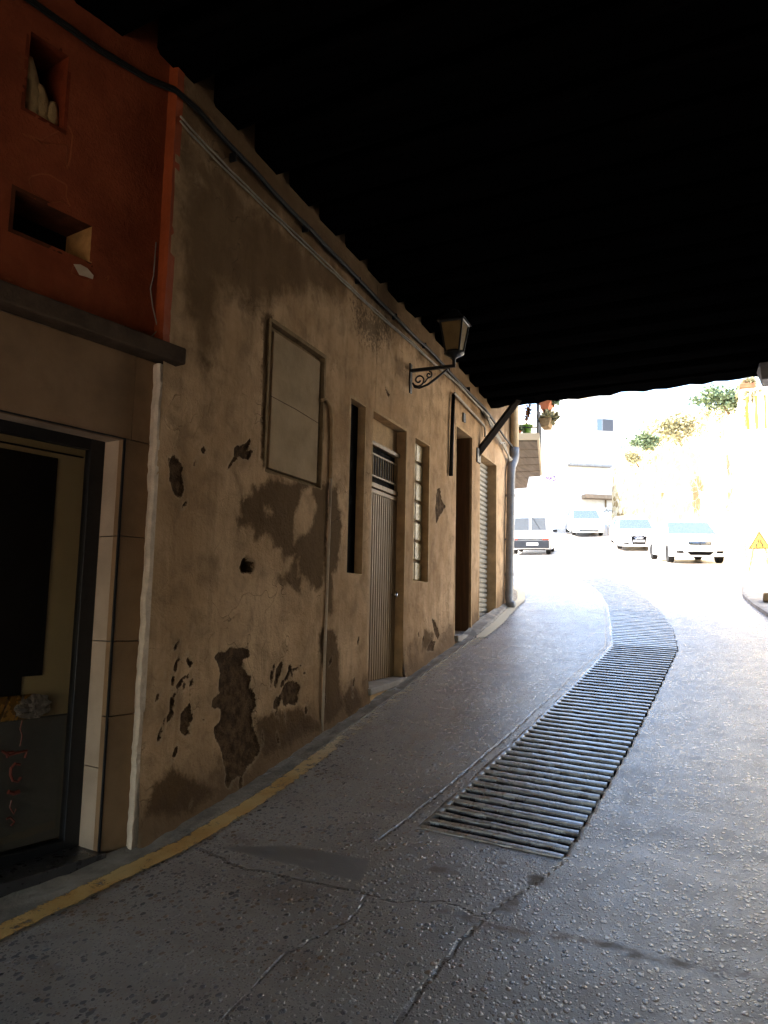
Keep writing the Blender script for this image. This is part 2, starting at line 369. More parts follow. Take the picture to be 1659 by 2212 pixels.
def paint_mat():
    b = NB('worn_yellow_road_paint'); p = b.pos()
    n = b.noise(p, 13., 6, .75); n2 = b.noise(p, 1.1, 3, .6); f = b.noise(p, 90., 4, .7)
    col = b.mix(b.ramp(b.noise(p, 3., 4), .35, .65), (.56,.28,.045), (.68,.44,.15))
    far = b.ramp(b.attr('wear_glare'), 0., 1., 0., 1.); col = b.mix(b.math('MULTIPLY', far, .85), col, (.62,.55,.40))  # pale mix paints in the glare on the far line besides wear
    th = b.math('ADD', b.math('ADD', b.math('MULTIPLY', n, .75), b.math('MULTIPLY', f, .3)), b.math('MULTIPLY', n2, .25))
    th = b.math('SUBTRACT', th, b.math('MULTIPLY', b.attr('wear_glare2'), .10))
    th = b.math('SUBTRACT', th, b.math('MULTIPLY', b.ramp(b.attr('edge'), .0, .035, 1, 0), .22))
    a = b.ramp(th, .44, .56)
    b.set(col, .7, b.bump(f, .004))
    tr = b.n('ShaderNodeBsdfTransparent'); mx = b.n('ShaderNodeMixShader')
    b.l(a, mx.inputs[0]); b.l(tr.outputs[0], mx.inputs[1]); b.l(b.p.outputs[0], mx.inputs[2]); b.l(mx.outputs[0], b.out.inputs[0])
    return b.m
M['yellow'] = paint_mat()
M['kerb'] = mat('rough_grey_mortar_kerb', (.31,.27,.225), .85, .35, 7, .012, 45)
M['earth'] = mat('dry_earth', (.22,.17,.11), .95, .3, 1, .03, 4)
def rubble_mat():
    b = NB('rubble_stone_wall'); p = b.scale(b.pos(), (1., 1., 1.5))
    v = b.n('ShaderNodeTexVoronoi'); v.inputs['Scale'].default_value = 1.9; b.l(p, v.inputs['Vector'])
    e = b.n('ShaderNodeTexVoronoi', feature='DISTANCE_TO_EDGE'); e.inputs['Scale'].default_value = 1.9; b.l(p, e.inputs['Vector'])
    sep = b.n('ShaderNodeSeparateColor'); b.l(v.outputs['Color'], sep.inputs[0])
    col = b.mix(sep.outputs[0], (.34,.26,.13), (.56,.48,.34)); col = b.mix(b.ramp(sep.outputs[1], .55, .60), col, (.19,.125,.042)); col = b.mix(b.ramp(b.noise(p, 1.3, 5), .5, .7), col, (.24,.17,.065))
    j = b.ramp(e.outputs['Distance'], .01, .05); col = b.mix(j, (.55,.48,.36), col)
    return b.set(col, .9, b.bump(b.math('ADD', j, b.math('MULTIPLY', b.noise(p, 12., 5), .5)), .05))
M['rubble'] = rubble_mat()

# ------------------------------------------------------------------ ground, road, channel, line
def lines(*segs):
    o = []
    for a, b_, st in segs: o += list(np.arange(a, b_, st))
    return np.array(o+[segs[-1][1]])
gx, gy = np.meshgrid(np.array([-400,-60,-20,-8,-3.3,3,8,20,60,400.]), np.array([-400,-60,-8,-2,0,3,6,9,12,15,20,26,31,38,44,56,120,400.]))
mb = MB(); nx = gx.shape[1]
zz = zg(gy)-.14
mb.add(np.stack([gx.ravel(), gy.ravel(), zz.ravel()], 1), [(j*nx+i, j*nx+i+1, (j+1)*nx+i+1, (j+1)*nx+i) for j in range(gx.shape[0]-1) for i in range(nx-1)])
struct('ground', mb, M['earth'], fix=False)

CHAN_L = [(-1.40,4.10),(-1.22,5.60),(-1.02,7.60),(-.86,9.25),(-1.00,10.6),(-1.20,12.2),(-1.46,13.7),(-1.82,15.2),(-2.3,16.8)]
CHAN_R = [(-.62,3.97),(-.44,5.75),(-.30,7.5),(-.17,9.15),(-.24,10.3),(-.44,11.7),(-.76,13.4),(-1.19,15.25),(-1.65,16.8)]
CH = CHAN_L+CHAN_R[::-1]
xs = lines((-14,-3.2,.9),(-3.2,1.3,.02),(1.3,3.2,.2)); ys = lines((-9,1.5,.3),(1.5,4.4,.016),(4.4,12.5,.035),(12.5,18,.12),(18,60,.6))
X, Y = np.meshgrid(xs, ys)
sc_ = sdf(X, Y, CH); Zr = zg(Y)+(fbm(X*1.3, Y*1.3, 3, 5)-.44)*.02*np.clip(-sc_/.3, 0, 1)
Zr = Zr-np.where(sc_ > .0, np.interp(Y, [4.0,4.3,5.3,9,11], [.016,.024,.06,.06,.016]), 0)
def wob(pts, seed, amp=.02, n=14):
    o = []
    rr = random.Random(seed)
    for (a, b_), (c, d) in zip(pts[:-1], pts[1:]):
        for k in range(n):
            t = k/n; o.append((a+(c-a)*t+rr.uniform(-amp, amp)*(k > 0), b_+(d-b_)*t+rr.uniform(-amp, amp)*(k > 0)))
    return o+[pts[-1]]
cracks = [wob([(-2.38,3.47),(-2.1,3.36),(-1.75,3.33),(-1.40,3.31)], 1, .012, 5), wob([(-1.40,3.31),(-1.25,3.27),(-1.05,3.36),(-.84,3.28),(-.60,3.95)], 2, .015, 5),
          wob([(-.84,3.24),(-.90,2.9),(-.95,2.4),(-1.0,1.6)], 3, .012, 6), wob([(-1.47,2.2),(-1.48,2.76),(-1.35,3.07),(-1.38,3.28)], 14, .012, 6),
          wob([(-1.55,3.85),(-1.32,5.6),(-1.12,7.6),(-.93,9.2),(-1.08,10.7),(-1.28,12.3),(-1.9,15.2)], 4, .006, 7), wob([(-.14,9.01),(.74,9.3),(1.6,9.5)], 5, .01, 6),
          wob([(-2.4,6.4),(-1.75,6.32),(-1.3,6.35)], 6, .02, 6), wob([(.9,13.2),(-.7,13.6)], 9, .02, 6)]
crk = np.full(X.shape, 9.)
for i, c_ in enumerate(cracks):
    crk = np.minimum(crk, segdist(X, Y, c_)+(0 if i in (0,2,4) else .004))
def band(pts, wdt): return wdt-segdist(X, Y, pts)
dirt = np.maximum.reduce([band(wob([(-1.02,3.28),(-.75,3.2),(-.4,3.25),(-.1,3.19),(.35,3.21),(1,3.12)], 31, .015, 8), .006)+(fbm(X*22, Y*22, 3, 8)-.45)*.09, band([(-.78,3.40),(-.70,3.70)], .03)+(fbm(X*12, Y*12, 3, 3)-.5)*.16,
     band([(-1.3,3.6),(-.9,3.8)], .02)+(fbm(X*8, Y*8, 4, 6)-.5)*.35, np.where(sc_ > .005, np.interp(Y,[9,12],[.05,-.02]), -.2), band([(-.93,2.1),(-.9,2.25)], .02)+(fbm(X*12, Y*12, 3, 13)-.5)*.2, band([(.04,2.66),(.05,2.67)], .012)])
patch = np.maximum.reduce([sdf(X, Y, [(-2.3,3.52),(-1.9,3.47),(-1.45,3.40),(-1.5,3.62),(-1.95,3.66)]), sdf(X, Y, [(-1.45,2.15),(-1.0,2.02),(-1.02,2.1),(-1.42,2.25)]),
     sdf(X, Y, [(-.4,3.21),(-.05,3.12),(.1,3.14),(-.05,3.22),(-.3,3.29)]), sdf(X, Y, [(-.86,3.36),(-.8,3.42),(-.74,3.36),(-.8,3.32)]), sdf(X, Y, [(-.98,3.28),(-.9,3.31),(-.86,3.25),(-.93,3.22)])])
slab = .55*np.clip(sdf(X, Y, [(-1.45,1.5),(-.98,1.5),(-.86,3.2),(-1.42,3.3),(-2.35,3.45),(-2.2,2.6)])/.03, 0, 1)*(X > -1.35)+np.clip(sdf(X, Y, [(-1.50,2.52),(-1.17,2.43),(-1.15,2.48),(-1.45,2.58)])/.02, 0, 1)*.9+np.clip(sdf(X, Y, [(-.83,3.2),(-.2,3.12),(1.2,3.0),(1.2,1.5),(-.95,1.5)])/.03, 0, 1)*.25
mb = MB(); nx = len(xs); ny = len(ys)
mb.v = np.stack([X.ravel(), Y.ravel(), Zr.ravel()], 1).tolist()
mb.f = [(j*nx+i, j*nx+i+1, (j+1)*nx+i+1, (j+1)*nx+i) for j in range(ny-1) for i in range(nx-1)]
struct('road', mb, M['road'], fix=False, smooth=True, attrs={'crack': crk.ravel(), 'dirt': dirt.ravel(), 'patch': patch.ravel(), 'slab': slab.ravel()})

def along(pl, n):                                 # resample a polyline evenly by y
    p = np.array(pl); yy = np.linspace(p[0,1], p[-1,1], n); return np.stack([np.interp(yy, p[:,1], p[:,0]), yy], 1)
ch = Thing('drainage_strip', 'long worn strip of cross ribs and open slots running up the middle of the road', 'drain strip', (-.9,6.5,zg(6.5)))
rr = random.Random(3)
NB_ = 51; TOP = []
def rib(mb, a, b_, wd, n=13):                    # a rounded, slightly ragged cross bar from a to b
    loops = []
    for k in range(n):
        t = k/(n-1); cx = a[0]+(b_[0]-a[0])*t; cy = a[1]+(b_[1]-a[1])*t+rr.uniform(-.003,.003); z = zg(cy)
        w2 = wd*(1+rr.uniform(-.12,.12)); top = .006+rr.uniform(-.0015,.0015)
        pr = [(-.5,-.075),(-.5,-.012),(-.42,top),(0,top+.001),(.42,top),(.5,-.012),(.5,-.075)]
        sl = float(zg(cy+.3)-zg(cy-.3))/.6; loops.append([(cx, cy+q*w2, z+h+sl*q*w2) for q, h in pr])
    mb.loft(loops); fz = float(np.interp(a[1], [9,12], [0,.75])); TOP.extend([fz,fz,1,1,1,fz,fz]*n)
L = along(CHAN_L[:4], NB_); Rr = along(CHAN_R[:4], NB_)
mb = MB()
for i in range(NB_): rib(mb, L[i], Rr[i], .047)
ch.part('near_ribs', mb, M['ribs_shaded'], attrs={'top': TOP}); TOP = []
L2 = along(CHAN_L[3:], 76); R2 = along(CHAN_R[3:], 76); mb = MB()
for i in range(1, 76): rib(mb, L2[i], R2[i], .074, 8)
ch.part('far_ribs', mb, M['ribs_shaded'], attrs={'top': TOP})
for side, pl, off in ((0, CHAN_L, -.022),):
    mb = MB(); p = along(pl, 70); loops = []
    for x, y in p:
        z = zg(y); h = .003+rr.uniform(-.002,.002); jx = rr.uniform(-.006,.006)
        a, b_ = (off*1.35, .018) if side == 0 else (-.018, off*1.6)
        loops.append([(x+a, y, z-.05), (x+a+jx, y, z+h-.004), (x+(a+b_)/2, y, z+h), (x+b_+jx*.5, y, z+h-.004), (x+b_, y, z-.05)])
    mb.loft(loops); ch.part('concrete_rim', mb, M['ribs'], smooth=True)

# yellow line (sheet 4 mm proud of the road) and the mortar strip between it and the wall
YL = [(-2.95,-1.5),(-2.80,1.4),(-2.62,2.58),(-2.47,3.5),(-2.44,4.6),(-2.46,5.6),(-2.47,7.4),(-2.46,9.3),(-2.47,10.4),(-2.55,11.6),(-2.62,12.6),(-2.85,13.7),(-3.2,14.6)]
p = along(YL, 300); mb = MB(); wear_glare = []; edge = []
for x, y in p:
    hw = .078 if y < 9.6 else .085
    for k in range(5):
        q = -1+k*.5; mb.v.append((x+q*hw, y, zg(y)+.016)); edge.append(hw*(1-abs(q)))
        wear_glare.append(float(np.interp(y, [0,3,3.6,4.4,5.1,5.7,9.0,9.6,15], [.1,.12,.15,.1,.55,1.1,1.3,1.0,1.0])))
mb.f = [(i*5+k, i*5+k+1, (i+1)*5+k+1, (i+1)*5+k) for i in range(len(p)-1) for k in range(4)]
struct('yellow_line', mb, M['yellow'], fix=False, attrs={'wear_glare': wear_glare, 'edge': edge, 'wear_glare2': [w_+.5 if y_ < 9.4 else 0. for w_, (_, y_, _z) in zip(wear_glare, mb.v)]})
mb = MB(); KP = along([(-2.95-.52,-1.5)]+[(-2.99,2.5),(-2.72,3.4),(-2.715,12.3),(-3.3,14.6)], 240)
KE = along(YL, 240)
for (x0, y0), (x1, _) in zip(KP, KE):
    z = zg(y0); s_ = float(np.interp(y0, [9.3,10.2], [.006,.06])); j = rr.uniform(-.009,.009); x1 = float(np.interp(y0, np.array(YL)[:,1], np.array(YL)[:,0]))-.075
    for q, h in ((0, s_+.012), (.25, s_+j), (.55, s_*.8+rr.uniform(-.005,.005)), (.85, s_*.5+.006+j), (1.0, .012), (1.06, -.03)):
        mb.v.append((x0+(x1-x0)*q, y0, z+h))
mb.f = [(i*6+k, i*6+k+1, (i+1)*6+k+1, (i+1)*6+k) for i in range(239) for k in range(5)]
struct('pavement_edge', mb, M['kerb'], fix=False, smooth=False)
# raised pavement on the right outside the passage, with kerb
mb = MB(); RP = [(.95,11.0),(.80,12.2),(.72,13.4),(.85,15.5),(1.2,18),(1.35,22)]
lo = []
for x, y in along(RP, 26):
    z = zg(y); lo.append([(x,y,z-.05),(x+.02,y,z+.05),(x+.06,y,z+.06),(4.,y,z+.08),(4.,y,z-.05)])
mb.loft(lo); struct('pavement', mb, M['concrete'])

# ------------------------------------------------------------------ the plaster house
C3 = lambda pts: [wyz(*q) for q in pts]
cA = lambda pts: C3(crop(300,1040,2.676,pts)); cB = lambda pts: C3(crop(0,560,3.687,pts)); cC = lambda pts: C3(crop(480,680,3.456,pts))
cD = lambda pts: C3(crop(960,820,3.687,pts)); cE = lambda pts: C3(crop(380,100,2.242,pts))
PEEL = [cA([(480,1140),(500,1105),(545,1110),(580,1070),(610,1085),(650,1075),(690,1100),(680,1140),(645,1155),(650,1190),(680,1245),(700,1255),(690,1310),(710,1345),(735,1400),(725,1450),(705,1480),(715,1560),(745,1660),(740,1700),(700,1760),(640,1820),(530,1895),(540,1840),(520,1700),(480,1610),(475,1560),(515,1520),(520,1440),(465,1440),(470,1390),(510,1360),(505,1290),(515,1240),(505,1190)]),
 cA([(850,1200),(880,1160),(890,1200),(860,1260),(850,1330),(835,1310)]), cA([(910,1290),(960,1280),(990,1320),(960,1420),(890,1430),(880,1370),(870,1420),(825,1460),(835,1400),(870,1370),(890,1310)]),
 cA([(890,1290),(915,1220),(930,1180),(940,1210),(1000,1180),(975,1215),(930,1230),(905,1280)]),
 cA([(275,1480),(330,1415),(350,1470),(345,1510),(325,1560),(335,1590),(295,1610),(270,1580),(280,1530)]), cA([(250,1310),(280,1270),(330,1235),(330,1265),(290,1290),(260,1340)]),
 cA([(195,1480),(212,1500),(205,1530),(190,1520)]), cA([(1520,1170),(1550,1150),(1590,1220),(1590,1260),(1520,1255)]),
 cB([(1430,1660),(1450,1710),(1500,1745),(1518,1790),(1505,1850),(1515,1960),(1490,2020),(1450,2010),(1430,1960),(1405,1870),(1398,1770),(1410,1710)]),
 cC([(270,1030),(265,1080),(240,1130),(320,1105),(270,1150),(260,1205),(235,1190),(190,1170),(150,1215),(95,1275),(110,1225),(145,1170),(150,1095),(185,1085),(215,1080)]),
 cD([(55,1000),(80,990),(95,1100),(125,1140),(70,1230),(45,1300),(45,1150)]), cD([(10,2060),(40,2080),(75,2190),(60,2240),(30,2180)]), cD([(0,2240),(40,2250),(10,2330),(-50,2330)]),
 cC([(1300,620),(1345,690),(1335,720)])]
HOLE = [cA([(625,600),(645,550),(670,545),(710,580),(705,620),(680,635),(640,640)])]
DAMP = [cA([(700,75),(740,120),(790,90),(880,75),(960,90),(1110,110),(1165,110),(1160,250),(1140,500),(1120,720),(1080,750),(1000,640),(985,760),(930,720),(860,690),(860,650),(910,640),(960,520),(880,560),(870,500),(820,490),(800,430),(760,420),(730,450),(710,440),(715,380),(680,350),(610,380),(615,310),(640,290),(625,210),(690,180)]),
 cA([(1165,120),(1210,130),(1235,350),(1220,500),(1200,620),(1175,640),(1180,780),(1165,890),(1140,810),(1150,600)]),
 cA([(1090,1000),(1115,960),(1180,980),(1225,1100),(1220,1300),(1240,1440),(1150,1530),(1120,1540),(1130,1300),(1115,1120),(1090,1110)]),
 cA([(720,1500),(980,1440),(1040,1480),(1090,1560),(760,1740),(735,1640)]), cA([(1280,1300),(1320,1330),(1340,1440),(1250,1500),(1240,1380)]),
 cA([(120,1900),(230,1800),(300,1850),(400,1900),(470,1930),(300,2087),(60,2087)]), cC([(360,60),(450,60),(455,200),(420,1240),(365,1240)]),
 cD([(-60,2150),(30,2190),(-20,2300),(-80,2320)])]
CLEAN = [cA([(985,140),(1050,120),(1085,240),(1060,320),(1000,420),(940,470),(960,300)]), cA([(965,560),(985,540),(985,660),(970,670)]), cA([(765,235),(800,230),(830,275),(780,300)])]
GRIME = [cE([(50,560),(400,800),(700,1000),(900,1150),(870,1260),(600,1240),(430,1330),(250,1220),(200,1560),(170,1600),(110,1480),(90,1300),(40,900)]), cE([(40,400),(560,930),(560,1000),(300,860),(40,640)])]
MOLD = [cE([(880,1230),(1000,1260),(1110,1330),(1130,1500),(1010,1580),(920,1480)])]
Yl = lines((3.36,6.4,.016),(6.4,9.2,.024),(9.2,12.24,.05)); Zl = lines((-1.5,3.4,.02))
holes = {'panel': (4.50,5.34,.90,1.96), 'slit': (5.87,6.19,.26,1.77), 'door': (6.37,7.26,-.98,1.78), 'blocks': (7.53,8.01,.255,1.775), 'entrance': (9.06,9.80,-.36,2.25), 'garage': (10.22,11.18,-.30,2.12)}
for y0, y1, z0, z1 in holes.values():
    for arr, vals in ((0,(y0,y1)),(1,(z0,z1))):
        for v in vals:
            if arr == 0: Yl[np.abs(Yl-v).argmin()] = v
            else: Zl[np.abs(Zl-v).argmin()] = v
YY, ZZ = np.meshgrid(Yl, Zl)
peel = np.maximum.reduce([sdf(YY, ZZ, q) for q in PEEL])
rc = random.Random(12)
for k in range(85):                                # small chips round the big losses and along the foot of the wall
    if k < 50: q = rc.choice(PEEL[:9]); cy, cz = rc.choice(q); cy += rc.gauss(0,.07); cz += rc.gauss(0,.09)
    else: cy = rc.uniform(3.5,9); cz = zg(cy)+rc.uniform(.05,.6)
    a_ = rc.uniform(.006,.022); b_ = a_*rc.uniform(.8,2.5); sl_ = rc.uniform(-.8,.8); m_ = (np.abs(YY-cy) < .12) & (np.abs(ZZ-cz) < .12)
    e_ = np.hypot((YY-cy+sl_*(ZZ-cz))/a_, (ZZ-cz)/b_); peel = np.where(m_, np.maximum(peel, (1-e_)*a_), peel)
hole = np.maximum.reduce([sdf(YY, ZZ, q) for q in HOLE])
damp = np.maximum.reduce([sdf(YY, ZZ, q) for q in DAMP]); damp = np.minimum(damp, -np.maximum.reduce([sdf(YY, ZZ, q) for q in CLEAN]))
grime_shade = np.maximum.reduce([sdf(YY, ZZ, q) for q in GRIME]); grime_shade = np.maximum(grime_shade, np.clip((ZZ-2.72)*.6+(fbm(YY*1.5, ZZ*3, 4, 33)-.5)*.35, -.3, .12)); mold = np.maximum.reduce([sdf(YY, ZZ, q) for q in MOLD])  # traced polygons are grime; the band under the ceiling is painted shade
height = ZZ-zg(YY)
disp = (fbm(YY*.9, ZZ*.9, 4, 2)-.47)*.035+(fbm(YY*7, ZZ*7, 3, 9)-.45)*.008
disp -= np.clip(np.maximum(peel, hole)*1.2, 0, .012); disp -= np.clip(hole*4, 0, .05)
disp -= .012*np.clip(sdf(YY, ZZ, [(4.40,.95),(4.50,.95),(4.50,1.98),(4.40,1.98)])/.02, 0, 1)
edgefade = np.ones(YY.shape)
for y0, y1, z0, z1 in holes.values():
    dd = -sdf(YY, ZZ, [(y0,z0),(y1,z0),(y1,z1),(y0,z1)]); edgefade *= np.clip(dd/.05, 0, 1)
disp *= edgefade
disp += .04*np.exp(-np.clip(height, 0, None)/.14)*(YY < 9)            # the foot of the wall spreads
disp = np.where(YY < 3.37, np.minimum(disp, .01), disp)
mb = MB(); nx = len(Yl)
yj = np.where(YY < 3.361, (fbm(ZZ*6, ZZ*0, 3, 4)-.45)*.016, 0)   # ragged battered corner
mb.v = np.stack([np.full(YY.size, WX)+disp.ravel(), (YY+yj).ravel(), ZZ.ravel()], 1).tolist()
for j in range(len(Zl)-1):
    zc = (Zl[j]+Zl[j+1])/2
    for i in range(nx-1):
        yc = (Yl[i]+Yl[i+1])/2
        if zc < zg(yc)-.12: continue
        if any(y0 < yc < y1 and z0 < zc < z1 for y0, y1, z0, z1 in holes.values()): continue
        mb.f.append((j*nx+i, j*nx+i+1, (j+1)*nx+i+1, (j+1)*nx+i))
house = Thing('plaster_house', 'old house with peeling tan plaster wall, slit windows and narrow doors under the passage', 'house', (WX, 7.5, zg(7.5)))
house.part('plaster_wall', mb, M['plaster'], fix=False, smooth=True, attrs={'peel': np.maximum(peel, hole).ravel(), 'damp': damp.ravel(), 'grime_shade': grime_shade.ravel(), 'mold': mold.ravel(), 'height': height.ravel()})
# end face of the plaster beside the shop: a ragged pale edge
mb = MB(); lo = []
for z in np.arange(-1.34, 1.33, .03):
    yj_ = -.008-.015*min(1, max(0, -(z-.9)/2.2))+(float(fbm(np.array(z*6.), np.array(0.), 3, 4))-.45)*.03
    j = rr.uniform(-.004,.004)
    lo.append([(WX-.056, 3.42, z), (WX-.050-.012*(z>.6), 3.357+yj_*.5+j, z), (WX-.02, 3.346+yj_, z), (WX-.001+j, 3.350+yj_, z), (WX-.003, 3.375, z)])
mb.loft(lo); house.part('ragged_plaster_edge', mb, M['edgeplaster'])
# upper storey and body
mb = MB(); mb.box((-9,-1.4,3.42),(WX-.02,12.24,5.4)); mb.box((-9,12.0,-1.0),(WX-.06,12.235,3.42)); mb.box((-9.1,3.2,-2),(-8.9,12.1,3.42))
house.part('upper_storey', mb, M['plaster'])
mb = MB(); mb.box((WX-.02,10.75,3.40),(WX+.005,12.24,5.4)); house.part('upper_facade', mb, M['reveal'])
mb = MB(); mb.prism([(-9.3,-1.5,5.4),(WX+.3,-1.5,5.4),(WX+.3,-1.5,5.5),(-6,-1.5,6.3),(-9.3,-1.5,5.5)], (0,13.9,0)); house.part('roof', mb, M['roof'])
def reveal(y0, y1, z0, z1, dep, name='reveal', m='reveal'):   # the box of an opening: jambs, soffit, sill
    mb = MB(); x0, x1 = WX-dep, WX+.001; t = .03
    mb.box((x0,y1,z0),(x1,y1+t,z1)); mb.box((x0,y0-t,z0),(x1,y0,z1)); mb.box((x0,y0-t,z1),(x1,y1+t,z1+t)); mb.box((x0,y0-t,z0-t),(x1,y1+t,z0))
    return mb
def shifted(mb, dx): mb.v = [(x+dx, y, z) for x, y, z in mb.v]; return mb
# blocked window panel
y0, y1, z0, z1 = holes['panel']; mb = MB(); n = 26; lo = []
mb.box((WX-.06,y0-.02,z0-.02),(WX-.05,y1+.02,z1+.02)); house.part('recess_bed', mb, M['brownbox'])
mb = MB(); mb.box((WX-.05,y0+.065,z0+.03),(WX-.018,y1-.035,z1-.04))
pn = house.part('blocked_window_panel', mb, M['panel'], bevel=.008)
mb = MB()
for a, b_ in (((y0+.045),1.46),(y1-.035,1.44)): pass
mb.tube([(WX-.017,y0+.05,1.44),(WX-.016,(y0+y1)/2,1.435),(WX-.017,y1-.04,1.415)], .003, 5); house.part('panel_joint', mb, M['wood'], pn)
house.part('panel_reveal', reveal(y0,y1,z0,z1,.05), M['brownbox'])
# slit window
y0, y1, z0, z1 = holes['slit']; sl = house.part('slit_window', reveal(y0,y1,z0,z1,.08), M['reveal'])
mb = MB(); mb.box((WX-.10,y0-.02,z0-.02),(WX-.075,y1+.02,z1+.02)); house.part('dark_pane', mb, M['dark'], sl)
# glass block window
y0, y1, z0, z1 = holes['blocks']; bw = house.part('glass_block_window', reveal(y0,y1,z0,z1,.11), M['reveal'])
mb = MB(); mb.box((WX-.12,y0-.02,z0-.02),(WX-.095,y1+.02,z1+.02)); house.part('mortar_grid', mb, M['grout'], bw)
mb = MB(); nb = 7; hh = (z1-z0)/nb
for k in range(nb):
    for q in range(2):
        ya = y0+q*(y1-y0)/2+.012; mb.box((WX-.10, ya, z0+k*hh+.012), (WX-.072, ya+(y1-y0)/2-.024, z0+(k+1)*hh-.012))
house.part('glass_blocks', mb, M['blockglass'], bw, bevel=.012)
# door with transom
y0, y1, z0, z1 = holes['door']
house.part('door_reveal', reveal(y0,y1,z0,z1,.17), M['reveal'])
dz = -.71
mb = MB(); n = 15; dw = y1-y0; lo = []
pts = []
for k in range(n):
    a = y0+.03+(dw-.06)*k/n; s_ = (dw-.06)/n
    pts += [(a, -.120), (a+s_*.30, -.120), (a+s_*.42, -.095), (a+s_*.88, -.095)]
pts.append((y1-.03, -.120))
for (ya, xa), (yb, xb) in zip(pts[:-1], pts[1:]): mb.add([(WX+xa,ya,dz),(WX+xb,yb,dz),(WX+xb,yb,1.05),(WX+xa,ya,1.05)], [(0,1,2,3)])
dl = house.part('door_leaf', mb, M['slatmetal'])
mb = MB(); mb.box((WX-0.135,y0,dz),(WX-0.090,y0+.03,1.52)); mb.box((WX-0.135,y1-.03,dz),(WX-0.090,y1,1.52)); mb.box((WX-0.135,y0,1.05),(WX-0.085,y1,1.09)); mb.box((WX-0.135,y0,1.105),(WX-0.080,y1,1.15)); mb.box((WX-0.135,y0,1.50),(WX-0.065,y1,1.54))
house.part('door_frame', mb, M['slatmetal'], bevel=.004)
mb = MB(); mb.box((WX-0.130,y0+.03,1.15),(WX-0.115,y1-.03,1.50)); mb.box((WX-0.155,y0,1.54),(WX-0.150,y1,1.78)); house.part('transom_void', mb, M['dark'])
mb = MB(); mb.box((WX-0.155,y0,1.54),(WX-0.105,y1,1.775)); house.part('transom_panel', mb, M['reveal'])
mb = MB()
for k in range(13):
    ya = y0+.06+(dw-.12)*k/12; mb.tube([(WX-0.100,ya,1.22),(WX-0.100,ya,1.43)], .006, 6)
for zz_ in (1.22, 1.43): mb.box((WX-0.105,y0+.03,zz_-.008),(WX-0.093,y1-.03,zz_+.008))
house.part('transom_grille', mb, M['slatmetal'])
mb = MB(); mb.lathe([(.012,0),(.012,.03),(.024,.035),(.022,.06),(.0,.062)], (WX-0.095,y1-.09,.10), 12, (1,0,0)); house.part('door_knob', mb, M['chrome'], dl, smooth=True)
mb = MB(); mb.hexa([(WX-.26,y0-.03,dz-.09),(WX+.05,y0-.03,dz-.09),(WX+.05,y1+.01,dz-.06),(WX-.26,y1+.01,dz-.06),(WX-.26,y0-.03,dz-.02),(WX+.05,y0-.03,dz-.03),(WX+.05,y1+.01,dz),(WX-.26,y1+.01,dz)])
house.part('door_sill', mb, M['concrete'], bevel=.008)
mb = MB(); mb.box((WX-.26,y0-.02,-1.2),(WX+.02,y1+.02,dz-.05)); house.part('sill_base', mb, M['reveal'])
# deep entrance
y0, y1, z0, z1 = holes['entrance']; house.part('entrance_reveal', reveal(y0,y1,z0,z1,.55), M['reveal'])
mb = MB(); mb.box((WX-.58,y0,z0),(WX-.53,y1,z1))
for a in (.1,.54):
    mb.box((WX-.53,y0+.06+a*.9,z0+.15),(WX-.52,y0+.30+a*.9 if a < .2 else y1-.05,z1-.2))
house.part('entrance_door', mb, M['wood'], bevel=.005)
mb = MB(); mb.box((WX-.55,y0+.001,z0+.001),(WX-.02,y0+.015,z1-.001)); mb.box((WX-.52,y1-.013,z0+.001),(WX-.03,y1-.001,z1-.001)); house.part('brown_lining', mb, M['wood'])  # thin brown sheets over both entrance jambs
mb = MB(); mb.box((WX-.5,y0-.04,z0-.07),(WX+.06,y1+.02,z0+.004)); house.part('entrance_step', mb, M['concrete'], bevel=.01)
mb = MB(); mb.box((WX-.5,y0-.02,z0-.3),(WX+.03,y1+.01,z0-.07)); house.part('step_base', mb, M['reveal'])
# roller shutter
y0, y1, z0, z1 = holes['garage']; house.part('garage_reveal', reveal(y0,y1,z0,z1,.36), M['reveal'])
mb = MB(); ns = 34; hs = (z1-z0)/ns
for k in range(ns):
    za = z0+k*hs
    mb.add([(WX-.165,y0,za),(WX-.165,y1,za),(WX-.14,y1,za+hs*.25),(WX-.14,y0,za+hs*.25),(WX-.135,y1,za+hs*.75),(WX-.135,y0,za+hs*.75),(WX-.165,y1,za+hs),(WX-.165,y0,za+hs)], [(0,1,2,3),(3,2,4,5),(5,4,6,7)])
house.part('roller_shutter', mb, M['shutter'])
mb = MB(); mb.box((WX,9.33,2.37),(WX+.015,9.43,2.49)); house.part('house_number_plate', mb, M['trim'], bevel=.003)

# ------------------------------------------------------------------ the shop
TH = R(12.0); uu = np.array([math.sin(TH), math.cos(TH), 0]); nn = np.array([math.cos(TH), -math.sin(TH), 0]); CS = np.array([-2.755, 3.36, 0])
def sp(u, d, z): return tuple(CS+uu*u+nn*d+np.array([0,0,z]))
def sbox(mb, u0, u1, d0, d1, z0, z1): return mb.hexa([sp(u0,d0,z0),sp(u0,d1,z0),sp(u1,d1,z0),sp(u1,d0,z0),sp(u0,d0,z1),sp(u0,d1,z1),sp(u1,d1,z1),sp(u1,d0,z1)])
def shop(x, y):
    d = ray(x, y); t = (nn@CS)/(nn@d); P = d*t; return float((P-CS)@uu), float(P[2])
sh = Thing('corner_shop', 'shop front with tan stone surround and dark window below a red stucco wall', 'shop', (CS[0], CS[1]-.6, zg(2.8)))
